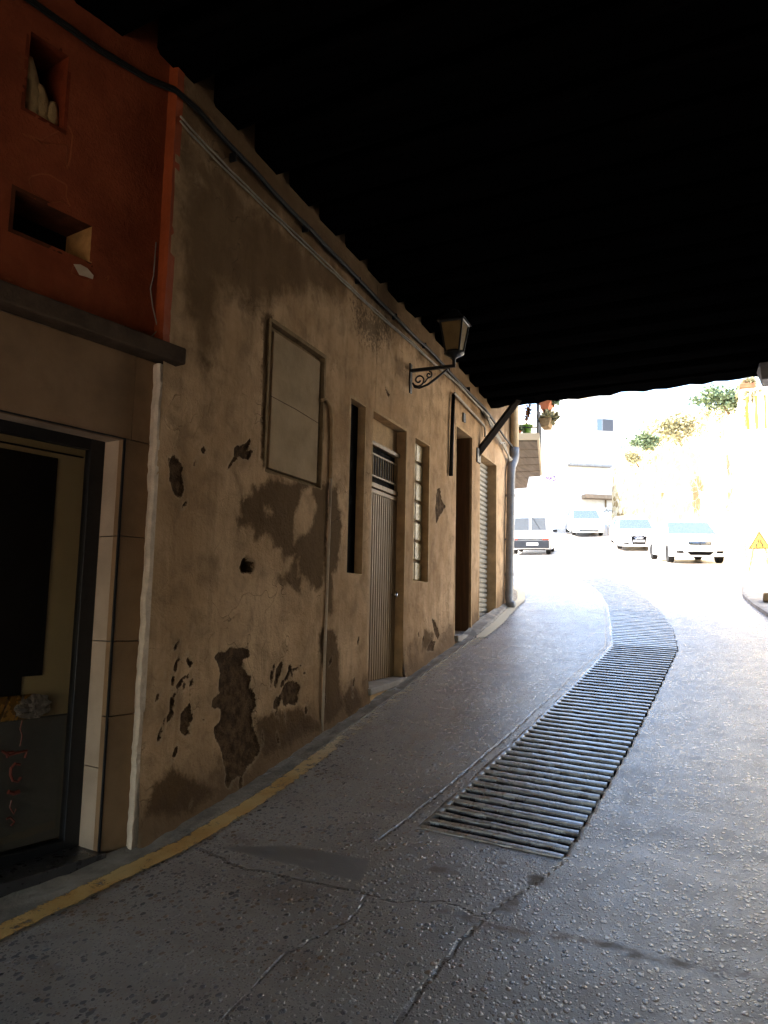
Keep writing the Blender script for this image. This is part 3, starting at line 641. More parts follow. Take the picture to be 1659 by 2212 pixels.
# red wall with two holes
H1 = (-.86,-.655,2.35,2.75); H2 = (-.87,-.455,1.725,1.92)
Ul = lines((-2.6,-1.0,.2),(-1.0,0.03,.012)); Zl2 = lines((1.40,3.42,.014))
for a, b_, c_, d_ in (H1, H2):
    for v in (a, b_): Ul[np.abs(Ul-v).argmin()] = v
    for v in (c_, d_): Zl2[np.abs(Zl2-v).argmin()] = v
UU, Z2 = np.meshgrid(Ul, Zl2)
s1 = lambda pts: [shop(*q) for q in crop(0,0,3.77,pts)]; s2 = lambda pts: [shop(*q) for q in crop(0,560,3.687,pts)]
rp = np.maximum.reduce([sdf(UU, Z2, s1([(250,1520),(270,1485),(340,1465),(420,1470),(480,1510),(560,1560),(550,1640),(590,1740),(520,1690),(420,1700),(290,1630)])),
    sdf(UU, Z2, s1([(190,1120),(350,1180),(580,1060),(610,1140),(590,1330),(560,1420),(570,1220),(340,1200)])), sdf(UU, Z2, s2([(590,180),(610,115),(740,215),(720,245),(650,205)])), sdf(UU, Z2, s2([(870,240),(900,200),(890,235)])),
    sdf(UU, Z2, s2([(40,220),(100,235),(60,250)]))])
dsp = (fbm(UU*2, Z2*2, 3, 21)-.45)*.012+(fbm(UU*40, Z2*40, 2, 5)-.4)*.005-np.clip(rp*.8, 0, .004)
mb = MB(); nx = len(Ul); mb.v = [sp(u, d, z) for u, d, z in zip(UU.ravel(), dsp.ravel(), Z2.ravel())]
for j in range(len(Zl2)-1):
    for i in range(nx-1):
        uc, zc = (Ul[i]+Ul[i+1])/2, (Zl2[j]+Zl2[j+1])/2
        if any(a < uc < b_ and c_ < zc < d_ for a, b_, c_, d_ in (H1, H2)): continue
        mb.f.append((j*nx+i, j*nx+i+1, (j+1)*nx+i+1, (j+1)*nx+i))
rw = sh.part('red_wall', mb, M['red'], fix=False, smooth=True, attrs={'peel': rp.ravel()})
mb = MB(); lo = []
for z in np.arange(1.43, 3.42, .05):
    j = rr.uniform(-.003,.003); lo.append([tuple(np.array(q)+np.array([j,0,0])) for q in [(WX-.064,3.40,z),(WX-.060,3.338,z),(WX-.02,3.332,z),(WX+.003,3.338,z),(WX+.001,3.40,z)]])
mb.loft(lo); sh.part('red_corner_strip', mb, mat('orange_red_paint', (.32,.062,.016), .7, .2, 6, .004, 60), smooth=False)
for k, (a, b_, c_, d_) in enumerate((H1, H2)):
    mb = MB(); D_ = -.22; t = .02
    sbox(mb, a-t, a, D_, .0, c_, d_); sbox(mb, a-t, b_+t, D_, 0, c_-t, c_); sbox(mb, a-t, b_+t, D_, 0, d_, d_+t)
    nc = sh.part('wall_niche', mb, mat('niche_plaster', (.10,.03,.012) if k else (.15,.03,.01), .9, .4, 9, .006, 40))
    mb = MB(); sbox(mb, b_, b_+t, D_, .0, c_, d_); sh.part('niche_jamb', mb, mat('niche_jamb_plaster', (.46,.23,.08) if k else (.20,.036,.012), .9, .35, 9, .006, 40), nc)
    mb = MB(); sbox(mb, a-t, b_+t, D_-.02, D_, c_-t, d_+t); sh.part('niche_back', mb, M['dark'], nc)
mb = MB(); q = s2([(600,110),(650,115),(700,150),(735,215),(725,245),(690,225),(640,200)])
base = [np.array(sp(u, .004, z)) for u, z in q]
lo = [base, [p_+nn*.012*(i/6.) for i, p_ in enumerate(base)]]
mb.add([base[0], base[1]+nn*.006, base[2]+nn*.014, base[3]+nn*.030, base[4]+nn*.034, base[5]+nn*.024, base[6]+nn*.008], [(0,1,2,6),(2,3,5,6),(3,4,5)])
fl = sh.part('curled_paint_flake', mb, mat('pale_plaster_flake', (.55,.42,.30), .8, .15, 12), fix=False)
fl.modifiers.new('solid', 'SOLIDIFY').thickness = .003
mb = MB(); sbox(mb, -2.6, .125, -.02, .11, 1.32, 1.418); sh.part('cornice', mb, M['cornice'], bevel=.012)
# stone cladding: lintel panels and pier
mb = MB(); g = .0025
sbox(mb, -1.35, -.13-g, -.05, .0, .85, 1.315); sbox(mb, -2.6, -1.35-g, -.05, 0, .85, 1.315); sbox(mb, -.13+g, .0, -.05, .0, .85+g, 1.315)
zb = [-1.42,-.60,-.22,.33,.85]
for a, b_ in zip(zb[:-1], zb[1:]): sbox(mb, -.17, .0, -.05, 0, a+g, b_-g)
sh.part('stone_cladding', mb, M['stone'], bevel=.0012)
mb = MB()
for a, b_ in zip([-1.27,-.86,-.22,.33], [-.86,-.22,.33,.85]): sbox(mb, -.17, -.155, -.205, -.05, a+g, b_-g)
sbox(mb, -2.6, -.17, -.205, -.051, .85, .87)
sh.part('stone_reveal', mb, mat('lit_reveal_stone', (.46,.345,.25), .5, .15, 4, .002, 120))  # same stone as the cladding, lightened to paint in light from behind
mb = MB(); sbox(mb, -.1722, -.166, -.012, .004, -1.27, .85); sbox(mb, -2.6, -.166, -.01, .004, .846, .852); sh.part('corner_trim', mb, M['blackmetal'])
mb = MB(); gd = -.185
sbox(mb, -.258, -.170, gd-.03, gd+.02, -1.26, .85); sbox(mb, -2.6, -.258, gd-.03, gd+.02, .79, .85); sbox(mb, -2.6, -.258, gd-.03, gd+.02, -1.26, -1.215)
sh.part('window_frame', mb, M['blackmetal'], bevel=.004)
mb = MB(); sbox(mb, -2.6, -.25, gd-.006, gd, -1.22, .80); gp = sh.part('window_pane', mb, M['glass'])
mb = MB(); sbox(mb, -2.6, -.15, gd-.02, .035, -1.315, -1.262); sh.part('window_sill', mb, M['darkstone'], bevel=.006)
mb = MB(); sbox(mb, -2.6, -.17, -.05, .0, -1.75, -1.315); sh.part('base_course', mb, M['darkstone'])
# interior of the display window
mb = MB(); sbox(mb, -2.6, -.02, -1.0, -.96, -1.4, 1.0); sbox(mb, -.19, -.15, -.96, -.19, -1.3, .9); sbox(mb, -2.6, -.17, -.96, -.18, .88, .92)
mb2 = MB(); sbox(mb2, -2.6, -.19, -.275, -.265, -1.2, .86); sh.part('cream_backboard', mb2, M['cream']); sh.part('display_shell', mb, M['cream'])
mb = MB(); sbox(mb, -2.6, -.387, -.263, -.255, -.395, .729); sbox(mb, -2.6, -.496, -.263, -.255, -.70, -.395); sbox(mb, -2.6,-.24,-.263,-.25,.755,.762); sh.part('black_display_board', mb, M['dark'])
mb = MB(); sbox(mb, -2.6, -.225, -.262, gd-.035, -1.21, -.60); sh.part('display_plinth', mb, mat('grey_plinth', (.12,.11,.09), .5, .2, 4), bevel=.005)
# red lettering on the glass (ornamental strokes down the pane)
mb = MB()
def gl(pts, r=.006):
    q = []
    for x, y in pts:
        u, z = shop(*crop(0,1140,2.572,[(x,y)])[0]); q.append(sp(u-.02, gd+.004, z))
    mb.tube(q, r, 6)
gl([(275,1220),(262,1270),(275,1310),(262,1370)], .003); gl([(160,1400),(200,1425),(240,1412),(300,1398),(292,1440)], .007); gl([(190,1440),(185,1410),(225,1405)], .006)
gl([(262,1480),(235,1475),(212,1500),(208,1540),(222,1575),(250,1580),(268,1555)], .007); gl([(195,1640),(225,1650),(258,1638)], .011); gl([(215,1690),(205,1730),(228,1770),(240,1740)], .004); gl([(185,1800),(205,1790),(232,1815),(212,1840)], .005)
sh.part('window_lettering', mb, M['decalred'], gp)
mb = MB(); mb.add([sp(-8.2,-6,-3),sp(-2.6,-6,-3),sp(-2.6,-.0,-3),sp(-8.2,-.0,-3),sp(-8.2,-6,7.6),sp(-2.6,-6,7.6),sp(-2.6,.0,7.6),sp(-8.2,.0,7.6)], [(3,2,1,0),(4,5,6,7),(0,1,5,4),(1,2,6,5),(2,3,7,6),(3,0,4,7)]); sh.part('side_block', mb, M['red'])
mb = MB(); sbox(mb, -2.6, .3, -6, -.23, 1.0, 1.1); sbox(mb, -2.6, -.0, -1.2, -1.05, -2, 7.6); sbox(mb, -2.6, .02, -6, -.0, 3.42, 7.6); sh.part('rear_structure', mb, M['concrete'])
# goods in the window and rubble in the niches
g_ = Thing('wrapped_gift', 'golden gift wrapped in crinkled cellophane standing in the dark shop window', 'gift', sp(-.52,-.24,-.60))
mb = MB(); a = np.array(sp(-.60,-.235,-.60))
for k in range(3):
    c_ = a+uu*(k*.075-.05); mb.hexa([tuple(c_+uu*x+nn*y+np.array([0,0,z])+uu*z*.35) for x, y, z in ((-.035,-.015,0),(-.035,.015,0),(.035,.015,0),(.035,-.015,0),(-.03,-.012,.12),(-.03,.012,.12),(.03,.012,.12),(.03,-.012,.12))])
g_.part('golden_box', mb, M['gold'], bevel=.004)
bm = bmesh.new(); bmesh.ops.create_icosphere(bm, subdivisions=3, radius=.09)
mb = MB(); cc = np.array(sp(-.45,-.225,-.545))
mb.add([tuple(cc+uu*(v.co.x*1.1)+nn*(v.co.y*.3)+np.array([0,0,v.co.z*.62])+np.array(v.normal)*rr.uniform(-.016,.022)) for v in bm.verts], [tuple(v.index for v in f.verts) for f in bm.faces]); bm.free()
g_.part('cellophane_wrap', mb, M['cello'])
def leafbag(u, d, z, wd, h, lean):                # one crumpled upright sheet of sacking
    mb = MB(); lo = []
    for k in range(9):
        t = k/8; w_ = wd*(math.sin(math.pi*(.12+.80*t))**.8)*.5
        lo.append([sp(u+lean*t+w_*math.cos(q)+rr.uniform(-.004,.004), d+.022*math.sin(q)*(1-.4*t)+rr.uniform(-.004,.004), z+h*t) for q in np.linspace(0, 2*math.pi, 11)[:-1]])
    return mb.loft(lo)
for u, wd, h, ln, lab in ((-.795,.115,.30,-.035,'tall crumpled brown paper sack leaning in the upper red wall niche'),(-.735,.085,.19,-.025,'middle crumpled brown paper sack in the upper red wall niche'),(-.69,.075,.14,.0,'small crumpled brown paper sack at the right end of the upper red niche')):
    single('paper_sack', leafbag(u, -.05, 2.352, wd, h, ln), M['paper'], lab, 'sack', 'paper sacks in the niche', smooth=True)
mb = MB(); 
for k in range(5):
    mb.tube([sp(-.80+.05*k,-.12,1.73),sp(-.78+.05*k,-.07,1.735+.02*rr.random())], .012, 6)
single('rubble_pile', mb, M['brownbox'], 'few dark rubble scraps lying in the lower red wall slot', 'rubble')

# ------------------------------------------------------------------ passage ceiling: the building that bridges the street
br = Thing('bridging_building', 'black tarred timber ceiling of the building that bridges over the street', 'building', (0,4.6,zg(4.6)))
SK = -.13                                          # the joists run slightly askew
def skew(x, y): return y+SK*(x+2.7)
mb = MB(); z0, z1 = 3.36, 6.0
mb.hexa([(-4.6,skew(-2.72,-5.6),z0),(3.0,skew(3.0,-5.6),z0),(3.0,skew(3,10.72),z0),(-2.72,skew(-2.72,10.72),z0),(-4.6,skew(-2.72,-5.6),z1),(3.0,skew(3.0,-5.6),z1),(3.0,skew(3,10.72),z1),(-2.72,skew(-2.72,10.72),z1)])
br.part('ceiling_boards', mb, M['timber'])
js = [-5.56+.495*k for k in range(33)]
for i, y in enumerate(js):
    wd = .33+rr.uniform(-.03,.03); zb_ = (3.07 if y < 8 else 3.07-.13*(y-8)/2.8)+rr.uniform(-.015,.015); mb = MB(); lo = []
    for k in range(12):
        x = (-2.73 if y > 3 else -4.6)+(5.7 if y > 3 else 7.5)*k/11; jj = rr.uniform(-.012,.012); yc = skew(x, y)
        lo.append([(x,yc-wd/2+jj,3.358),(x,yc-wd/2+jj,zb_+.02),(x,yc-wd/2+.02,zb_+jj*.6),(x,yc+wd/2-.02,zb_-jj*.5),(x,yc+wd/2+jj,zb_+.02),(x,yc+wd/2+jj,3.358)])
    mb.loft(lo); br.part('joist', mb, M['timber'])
mb = MB(); lo = []
for k in range(40):
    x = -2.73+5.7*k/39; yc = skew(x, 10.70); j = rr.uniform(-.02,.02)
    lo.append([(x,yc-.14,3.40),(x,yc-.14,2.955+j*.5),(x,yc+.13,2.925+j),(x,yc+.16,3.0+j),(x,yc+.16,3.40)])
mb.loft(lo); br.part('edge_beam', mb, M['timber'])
mb = MB(); mb.hexa([(.82,skew(.82,10.2),2.72),(3,skew(3,10.2),2.72),(3,skew(3,10.62),2.72),(.86,skew(.86,10.62),2.74),(.80,skew(.8,10.2),2.93),(3,skew(3,10.2),2.93),(3,skew(3,10.62),2.93),(.80,skew(.8,10.62),2.93)])
br.part('stone_corbel', mb, mat('grey_corbel_stone', (.30,.29,.29), .8, .2, 6, .006, 40), bevel=.015)
mb = MB(); mb.box((1.75,-5.4,-2.6),(2.0,9.9,3.36)); br.part('side_wall', mb, mat('dark_side_render', (.12,.10,.085), .9, .3, 2, .01, 20))

mb = MB(); mb.box((-4.6,-5.75,.55),(2.2,-5.45,3.4)); br.part('rear_light_blocker', mb, M['timber'])  # unseen beam added behind the camera to block high rear light

# ------------------------------------------------------------------ cables, conduits, pipe, lantern, strut
def sag(a, b_, n=10, s_=.02, x=WX+.03):
    return [(x+rr.uniform(-.004,.004), a[0]+(b_[0]-a[0])*t, a[1]+(b_[1]-a[1])*t-4*s_*t*(1-t)+rr.uniform(-.004,.004)) for t in np.linspace(0, 1, n)]
cab = Thing('wall_cable', 'thick black cable bundle running along the top of red and plaster walls', 'cable', (WX,3.4,2.9))
path = [sp(-2.4,.03,2.82),sp(-1.6,.03,2.85),sp(-.92,.03,2.88),sp(-.5,.032,2.875),sp(-.2,.035,2.90),sp(-.03,.06,2.93)]+sag((3.5,2.91),(5.4,2.86),10,.01)+sag((5.6,2.86),(8.0,2.845),10,.012)+sag((8.2,2.84),(10.3,2.80),10,.01)+[(WX+.04,10.9,2.72),(WX+.05,11.5,2.62),(WX+.06,12.0,2.58)]
mb = MB(); mb.tube(path, .016, 8); cab.part('main_cable', mb, M['cable'], smooth=True)
mb = MB(); mb.tube([(x+.012, y, z-.022) for x, y, z in path], .009, 6); cab.part('second_cable', mb, M['cable'], smooth=True)
for y in (3.9,4.9,5.9,6.8,7.7,8.6,9.5):
    mb = MB(); mb.box((WX-.02,y-.008,2.815),(WX+.05,y+.008,2.872)); cab.part('cable_clip', mb, M['blackmetal'], bevel=.004)
c2 = Thing('telephone_cable', 'thin grey twin telephone cable sagging below the thick black cable', 'cable', (WX,3.4,2.76))
for o_, nm in ((0,'upper_strand'),(-.028,'lower_strand')):
    mb = MB(); pts = [(WX+.012,3.37,2.79+o_)]+sag((3.45,2.765+o_),(5.0,2.735+o_),12,.012,WX+.02)+sag((5.1,2.735+o_),(7.2,2.75+o_*.8),14,.012,WX+.02)+sag((7.3,2.75+o_*.7),(8.8,2.775+o_*.5),8,.01,WX+.03)+sag((9.0,2.775+o_*.5),(10.6,2.735+o_*.5),8,.012,WX+.04)
    mb.tube(pts, .0065, 6); c2.part(nm, mb, M['greycable'], smooth=True)
mb = MB(); mb.tube([sp(*q) for q in ((-.055,.012,2.0),(-.058,.012,1.80),(-.075,.013,1.72),(-.052,.013,1.62),(-.02,.016,1.53),(-.012,.018,1.50),(-.05,.014,1.45),(-.075,.012,1.43))], .0035, 6)
single('loose_wire', mb, M['greycable'], 'thin loose grey wire dangling down the right side of the red wall', 'wire', smooth=True)
cd_ = Thing('cable_conduit', 'metal conduit bent round the top left of the deep doorway', 'conduit', (WX,8.8,2.6))
mb = MB(); mb.tube([(WX+.03,8.74,1.56),(WX+.03,8.78,2.2),(WX+.03,8.81,2.58)], .026, 8); cd_.part('dark_drop', mb, M['cable'], smooth=True)
mb = MB(); mb.tube([(WX+.03,8.79,2.58),(WX+.03,8.86,2.615),(WX+.035,9.6,2.57),(WX+.035,10.28,2.53),(WX+.035,10.34,2.50),(WX+.035,10.35,2.38)], .016, 8); cd_.part('pale_run', mb, M['greycable'], smooth=True)
bc = Thing('service_cable', 'knotted grey service cables draped along the sunlit wall to the downpipe', 'cable', (WX,11.0,2.6))
for k in range(3):
    mb = MB(); mb.tube([(WX+.03+.02*k,10.2+k*.05,2.72-.03*k),(WX+.05,10.7,2.66-.05*k),(WX+.06+.01*k,11.1,2.52-.04*k),(WX+.05,11.5,2.44+.05*k),(WX+.06,11.8,2.36-.03*k),(WX+.07,12.05,2.34+.02*k),(WX+.05,12.2,2.1)], .018-.003*k, 6); bc.part('strand', mb, M['greycable'], smooth=True)
ri = Thing('plaster_conduit', 'plastered-over pipe running down the wall beside the blocked window panel', 'pipe', (WX,5.48,-1.0))
mb = MB(); mb.tube([(WX+.0,5.30,1.60),(WX+.012,5.36,1.625),(WX+.014,5.44,1.58),(WX+.014,5.475,1.48),(WX+.014,5.485,1.0)], .015, 8); ri.part('upper_bend', mb, M['reveal'], smooth=True)
mb = MB(); mb.tube([(WX+.016,5.485,1.0),(WX+.018,5.475,.4),(WX+.02,5.46,-.3),(WX+.022,5.45,-.98)], .011, 8); ri.part('lower_pipe', mb, M['edgeplaster'], smooth=True)

dp = Thing('drainpipe', 'drainpipe with cream upper length and grey lower length at the end of the plaster wall', 'drainpipe', (WX+.1,11.75,.0))
mb = MB(); mb.tube([(WX+.07,12.13,5.4),(WX+.07,12.13,4),(WX+.07,12.13,2.50)], .068, 14); dp.part('cream_pipe', mb, M['pipecream'], smooth=True)
mb = MB(); mb.tube([(WX+.07,12.13,2.58),(WX+.07,12.13,2.44),(WX+.07,12.10,2.36),(WX+.08,11.88,2.22),(WX+.08,11.83,2.10),(WX+.08,11.76,1.0),(WX+.08,11.70,.16),(WX+.09,11.68,.06),(WX+.15,11.66,.03),(WX+.18,11.66,.03)], [.074,.074,.07,.066,.064,.064,.064,.064,.062,.06], 14); dp.part('grey_pipe', mb, M['pipegrey'], smooth=True)
for y, z in ((11.81,1.75),(11.77,1.05),(11.73,.5)):
    mb = MB(); mb.lathe([(.064,-.02),(.072,-.02),(.072,.02),(.064,.02)], (WX+.08,y,z), 14); mb.box((WX-.02,y-.015,z-.014),(WX+.03,y+.015,z+.014)); dp.part('pipe_bracket', mb, M['pipegrey'])

st = Thing('diagonal_strut', 'dark timber strut rising from the wall to the ceiling edge beam', 'strut', (WX,10.05,2.08))
a = Vector((WX-.02,10.07,2.06)); b_ = Vector((-2.24,10.62,2.97)); d_ = (b_-a).normalized(); s_ = d_.cross(Vector((0,0,1))).normalized()*.04; u_ = s_.cross(d_).normalized()*.045
mb = MB(); mb.hexa([tuple(q) for q in (a-s_-u_, a+s_-u_, a+s_+u_, a-s_+u_, b_-s_-u_, b_+s_-u_, b_+s_+u_, b_-s_+u_)]); st.part('timber_pole', mb, mat('strut_timber', (.028,.022,.018), .85, .3, 8, .004, 40, stretch=(1,1,.3)), bevel=.012)
mb = MB(); mb.box((WX-.01,9.98,1.96),(WX+.03,10.16,2.16)); st.part('wall_plate', mb, M['blackmetal'], bevel=.01)

ln = Thing('wall_lantern', 'wrought iron wall lantern with amber glass on a scrolled bracket', 'lantern', (WX,7.32,2.3))
LY = 7.32; mb = MB(); mb.box((WX,LY-.035,2.20),(WX+.022,LY+.035,2.52)); ln.part('back_plate', mb, M['blackmetal'], bevel=.008)
mb = MB(); mb.hexa([(WX+.01,LY-.014,2.425),(WX+.50,LY-.014,2.435),(WX+.50,LY+.014,2.435),(WX+.01,LY+.014,2.425),(WX+.01,LY-.014,2.46),(WX+.50,LY-.014,2.465),(WX+.50,LY+.014,2.465),(WX+.01,LY+.014,2.46)]); ln.part('bracket_arm', mb, M['blackmetal'])
mb = MB()
def spiral(cx, cz, r0, a0, turns, n=26): return [(WX+cx+r0*(1-.78*k/n)*math.cos(a0+turns*2*math.pi*k/n), LY, cz+r0*(1-.78*k/n)*math.sin(a0+turns*2*math.pi*k/n)) for k in range(n+1)]
mb.tube(spiral(.105,2.335,.072,R(200),1.4), .009, 6); mb.tube(spiral(.215,2.38,.038,R(90),-1.3), .008, 6)
mb.tube([(WX+.04,LY,2.30),(WX+.06,LY,2.262),(WX+.11,LY,2.25),(WX+.20,LY,2.275),(WX+.30,LY,2.34),(WX+.38,LY,2.40),(WX+.43,LY,2.43)], [.008,.010,.011,.012,.013,.010,.008], 6)
mb.tube([(WX+.165,LY,2.30),(WX+.20,LY,2.345),(WX+.235,LY,2.355)], .007, 6)
ln.part('scroll', mb, M['blackmetal'], smooth=True)
LX = WX+.485; lb = 2.57; lt = 2.90
mb = MB(); mb.lathe([(.018,2.46),(.018,2.52),(.03,2.535),(.06,2.55),(.105,2.575),(.105,2.595),(.0,2.60)], (LX,LY,0), 16); ln.part('stem', mb, M['blackmetal'], smooth=True)
def ring4(r, z): return [(LX+sx*r, LY+sy*r, z) for sx, sy in ((-1,-1),(1,-1),(1,1),(-1,1))]
rb, rt = .072, .118
for i in range(4):
    j = (i+1) % 4; mb = MB(); lo_, hi_ = ring4(rb-.004, lb+.02), ring4(rt-.004, lt)
    mb.add([lo_[i], lo_[j], hi_[j], hi_[i]], [(0,1,2,3)]); q = ln.part('glass_pane', mb, M['lampglass']); q.modifiers.new('solid','SOLIDIFY').thickness = .003
lo_, hi_ = ring4(rb, lb+.02), ring4(rt, lt); mb = MB()
for i in range(4):
    mb.tube([lo_[i], hi_[i]], .0105, 6); mb.tube([lo_[i], lo_[(i+1)%4]], .011, 6); mb.tube([hi_[i], hi_[(i+1)%4]], .012, 6)
ln.part('lantern_frame', mb, M['blackmetal'])
mb = MB(); mb.loft([ring4(rt+.03, lt+.005), ring4(rt+.015, lt+.03), ring4(.06, lt+.10), ring4(.05, lt+.13), ring4(.012, lt+.15)]); ln.part('lantern_roof', mb, M['blackmetal'])

# ------------------------------------------------------------------ beyond the passage, left: house with balcony
bh = Thing('balcony_house', 'sunlit house with a balcony of potted plants just beyond the drainpipe', 'house', (-3.2,14.5,zg(14.5)))
A = np.array([-2.78,12.26]); dv = np.array([-.2255,.974]); pv = np.array([.974,.2255])
def hb(mb, a0, a1, d0, d1, z0, z1):
    P = lambda a, d, z: (*(A+dv*a+pv*d), z)
    return mb.hexa([P(a0,d0,z0),P(a1,d0,z0),P(a1,d1,z0),P(a0,d1,z0),P(a0,d0,z1),P(a1,d0,z1),P(a1,d1,z1),P(a0,d1,z1)])
mb = MB(); hb(mb, 0, 7.5, -6, -.05, -.6, 5.6); bh.part('house_wall', mb, M['white'])
mb = MB(); hb(mb, -.2, 7.7, -6.2, .3, 5.6, 5.8); bh.part('roof_eave', mb, M['roof'])
PB = lambda x, y, z: atz(x, y, z)
ba = [PB(1105,950,2.9), PB(1165,950,2.9), PB(1171,1027,2.9), PB(1108,1030,2.9)]
mb = MB(); mb.prism([tuple(p_) for p_ in ba], (0,0,.12)); bal = bh.part('balcony_slab', mb, mat('pale_fascia', (.62,.5,.34), .8, .1, 5))
mb = MB()
for k in range(5):
    t0, t1 = k/5+.008, (k+1)/5-.008
    q = [ba[0]*(1-t0)+ba[3]*t0+(ba[1]-ba[0])*.04, ba[1]*(1-t0)+ba[2]*t0-(ba[1]-ba[0])*.08, ba[1]*(1-t1)+ba[2]*t1-(ba[1]-ba[0])*.08, ba[0]*(1-t1)+ba[3]*t1+(ba[1]-ba[0])*.04]
    mb.prism([tuple(p_) for p_ in q], (0,0,-.025))
bh.part('soffit_boards', mb, M['boards'])
cb = [PB(1108,1033,2.9), PB(1143,1031,2.9), PB(1138,1054,2.9), PB(1112,1056,2.9)]
mb = MB(); mb.prism([tuple(p_) for p_ in cb], (0,0,.15)); bh.part('weathered_eave', mb, M['boards'])
zt = 3.02; e0, e1, e2 = ba[0]+[0,0,.12], ba[1]+[0,0,.12], ba[2]+[0,0,.12]
ins = (ba[0]-ba[1])*.06; rl = MB(); e1i = e1+ins; e2i = e2+ins
for t in (0,.33,.66,1.): q = e1i*(1-t)+e2i*t; rl.tube([q, q+[0,0,1.0]], .016, 6)
for t in np.linspace(.02,.98,18): q = e1i*(1-t)+e2i*t; rl.tube([q, q+[0,0,.95]], .006, 5)
for t in (.45,): q = e0*(1-t)+e1i*t
for h in (.10,.95): rl.tube([e0+[0,0,h], e1i+[0,0,h], e2i+[0,0,h]], .010, 6)
rl.tube([e0+(e1-e0)*.16, e0+(e1-e0)*.16+[0,0,1.0]], .022, 6)
bh.part('balcony_railing', rl, M['trim'])

def foliage(n, c, rad, sz, seed=0, flat=1.):       # many leaf blades in clumps through a volume
    r_ = random.Random(seed); mb = MB(); cl = [(r_.gauss(0,.45), r_.gauss(0,.45), r_.gauss(0,.4)) for _ in range(max(3, n//40))]
    for _ in range(n):
        k = r_.choice(cl); p_ = np.array(c)+np.array([(k[i]+r_.gauss(0,.25))*rad[i] for i in range(3)])
        d = Vector((r_.gauss(0,1), r_.gauss(0,1), r_.gauss(.3,.7)*flat)).normalized(); q = d.orthogonal().normalized(); q.rotate(Matrix.Rotation(r_.uniform(0,6.28), 3, d))
        L_ = sz*r_.uniform(.6,1.4); w_ = L_*.32; a = Vector(p_)
        mb.add([a, a+d*L_*.45+q*w_, a+d*L_, a+d*L_*.45-q*w_], [(0,1,2,3)])
    return mb
def pot_plant(name, label, base, r, h, potm, leafm, leaf, n, rad, sz, seed, trail=None, group='potted plants on the left balcony'):
    t = Thing(name, label, 'potted plant', base, group)
    mb = MB(); mb.lathe([(r*.72,0),(r*.95,h*.85),(r*1.08,h*.85),(r*1.08,h),(r*.9,h),(r*.85,h*.9),(0,h*.88)], base, 16); t.part('pot', mb, potm, smooth=False)
    t.part('leaves', foliage(n, leaf, rad, sz, seed), leafm, fix=False)
    if trail: mb = MB(); mb.tube(trail, .006, 5); t.part('stem', mb, M['redleaf'])
pb = (e0*.42+e1i*.58)+(e2-e1)*.04
pot_plant('potted_vine', 'bright green pot with a tall reddish climbing vine on the left balcony', tuple(pb), .095, .17, M['greenpot'], M['redleaf'], pb+[0,0,.45], 130, (.05,.05,.22), .055, 3, [tuple(pb+[0,0,.15]), tuple(pb+[.01,0,.4]), tuple(pb+[-.01,0,.75])])
pb = (e0*.82+e1i*.18)+(e2-e1)*.03
pot_plant('leafy_pot', 'low dark green leafy plant in a terracotta bowl on the left balcony', tuple(pb), .09, .06, M['terracotta'], M['leaf'], pb+[0,0,.10], 160, (.10,.06,.06), .07, 4)
for k, (t, zz_, lab, col) in enumerate(((.02,.42,'terracotta planter box with grassy plant hung high outside the balcony railing','leaf'),(.03,.12,'lower hanging planter with yellow green trailing plant outside the balcony railing','dryleaf'))):
    q = e1*(1-t)+e2*t+[.10,0,zz_]
    th = Thing('hanging_planter', lab, 'planter', tuple(q), 'planters hung outside the left balcony')
    mb = MB(); mb.hexa([tuple(q+np.array(o_)) for o_ in ((-.06,-.08,0),(.07,-.08,0),(.07,.22,0),(-.06,.22,0),(-.09,-.1,.15),(.12,-.1,.15),(.12,.25,.15),(-.09,.25,.15))]); th.part('planter_box', mb, M['terracotta'] if k == 0 else M['brownbox'], bevel=.01)
    mb = MB(); mb.box(tuple(q+[-.13,-.01,.10]), tuple(q+[-.07,.01,.16])); th.part('hook', mb, M['trim'])
    th.part('leaves', foliage(300, q+[.08,.05,.20], (.11,.16,.09), .10, 8+k), M[col], fix=False)

# ------------------------------------------------------------------ right side: house with balcony, rubble wall, plants
rh = Thing('right_house', 'pale house on the right with a balcony above the street', 'house', (2.6,16,zg(16)))
mb = MB(); mb.box((2.0,11.6,-1),(8,19.6,3.2)); rh.part('house_wall', mb, M['white'])
def q3(x, y, dep): return deep(x, y, dep)
f0 = atz(1601,949,3.5); mb = MB(); x0, y0b = f0[0], f0[1]
mb.box((x0,y0b,3.5),(2.3,y0b+3.2,3.66)); sb = rh.part('balcony_slab', mb, mat('cream_balcony_slab', (.80,.70,.54), .8, .1, 4), bevel=.02)
mb = MB(); mb.box((2.3,11.6,3.2),(8,19.6,3.66)); mb.box((2.3,y0b+.0,3.66),(8,19.6,6.5)); rh.part('upper_wall', mb, M['white'])
mb = MB()
for k in range(9): 
    t = k/8; mb.tube([(x0+.05+(1.2)*t,y0b+.04,3.66),(x0+.05+1.2*t,y0b+.04,4.55)], .012, 6)
for k in range(14):
    t = k/13; mb.tube([(x0+.05,y0b+.04+3.1*t,3.66),(x0+.05,y0b+.04+3.1*t,4.55)], .012, 6)
mb.tube([(2.3,y0b+.04,4.55),(x0+.05,y0b+.04,4.55),(x0+.05,y0b+3.14,4.55)], .02, 6); rh.part('balcony_railing', mb, M['white'])
mb = MB(); mb.box((x0+.62,y0b-.02,4.2),(x0+.70,y0b+.05,4.36)); rh.part('meter_box', mb, M['trim'])
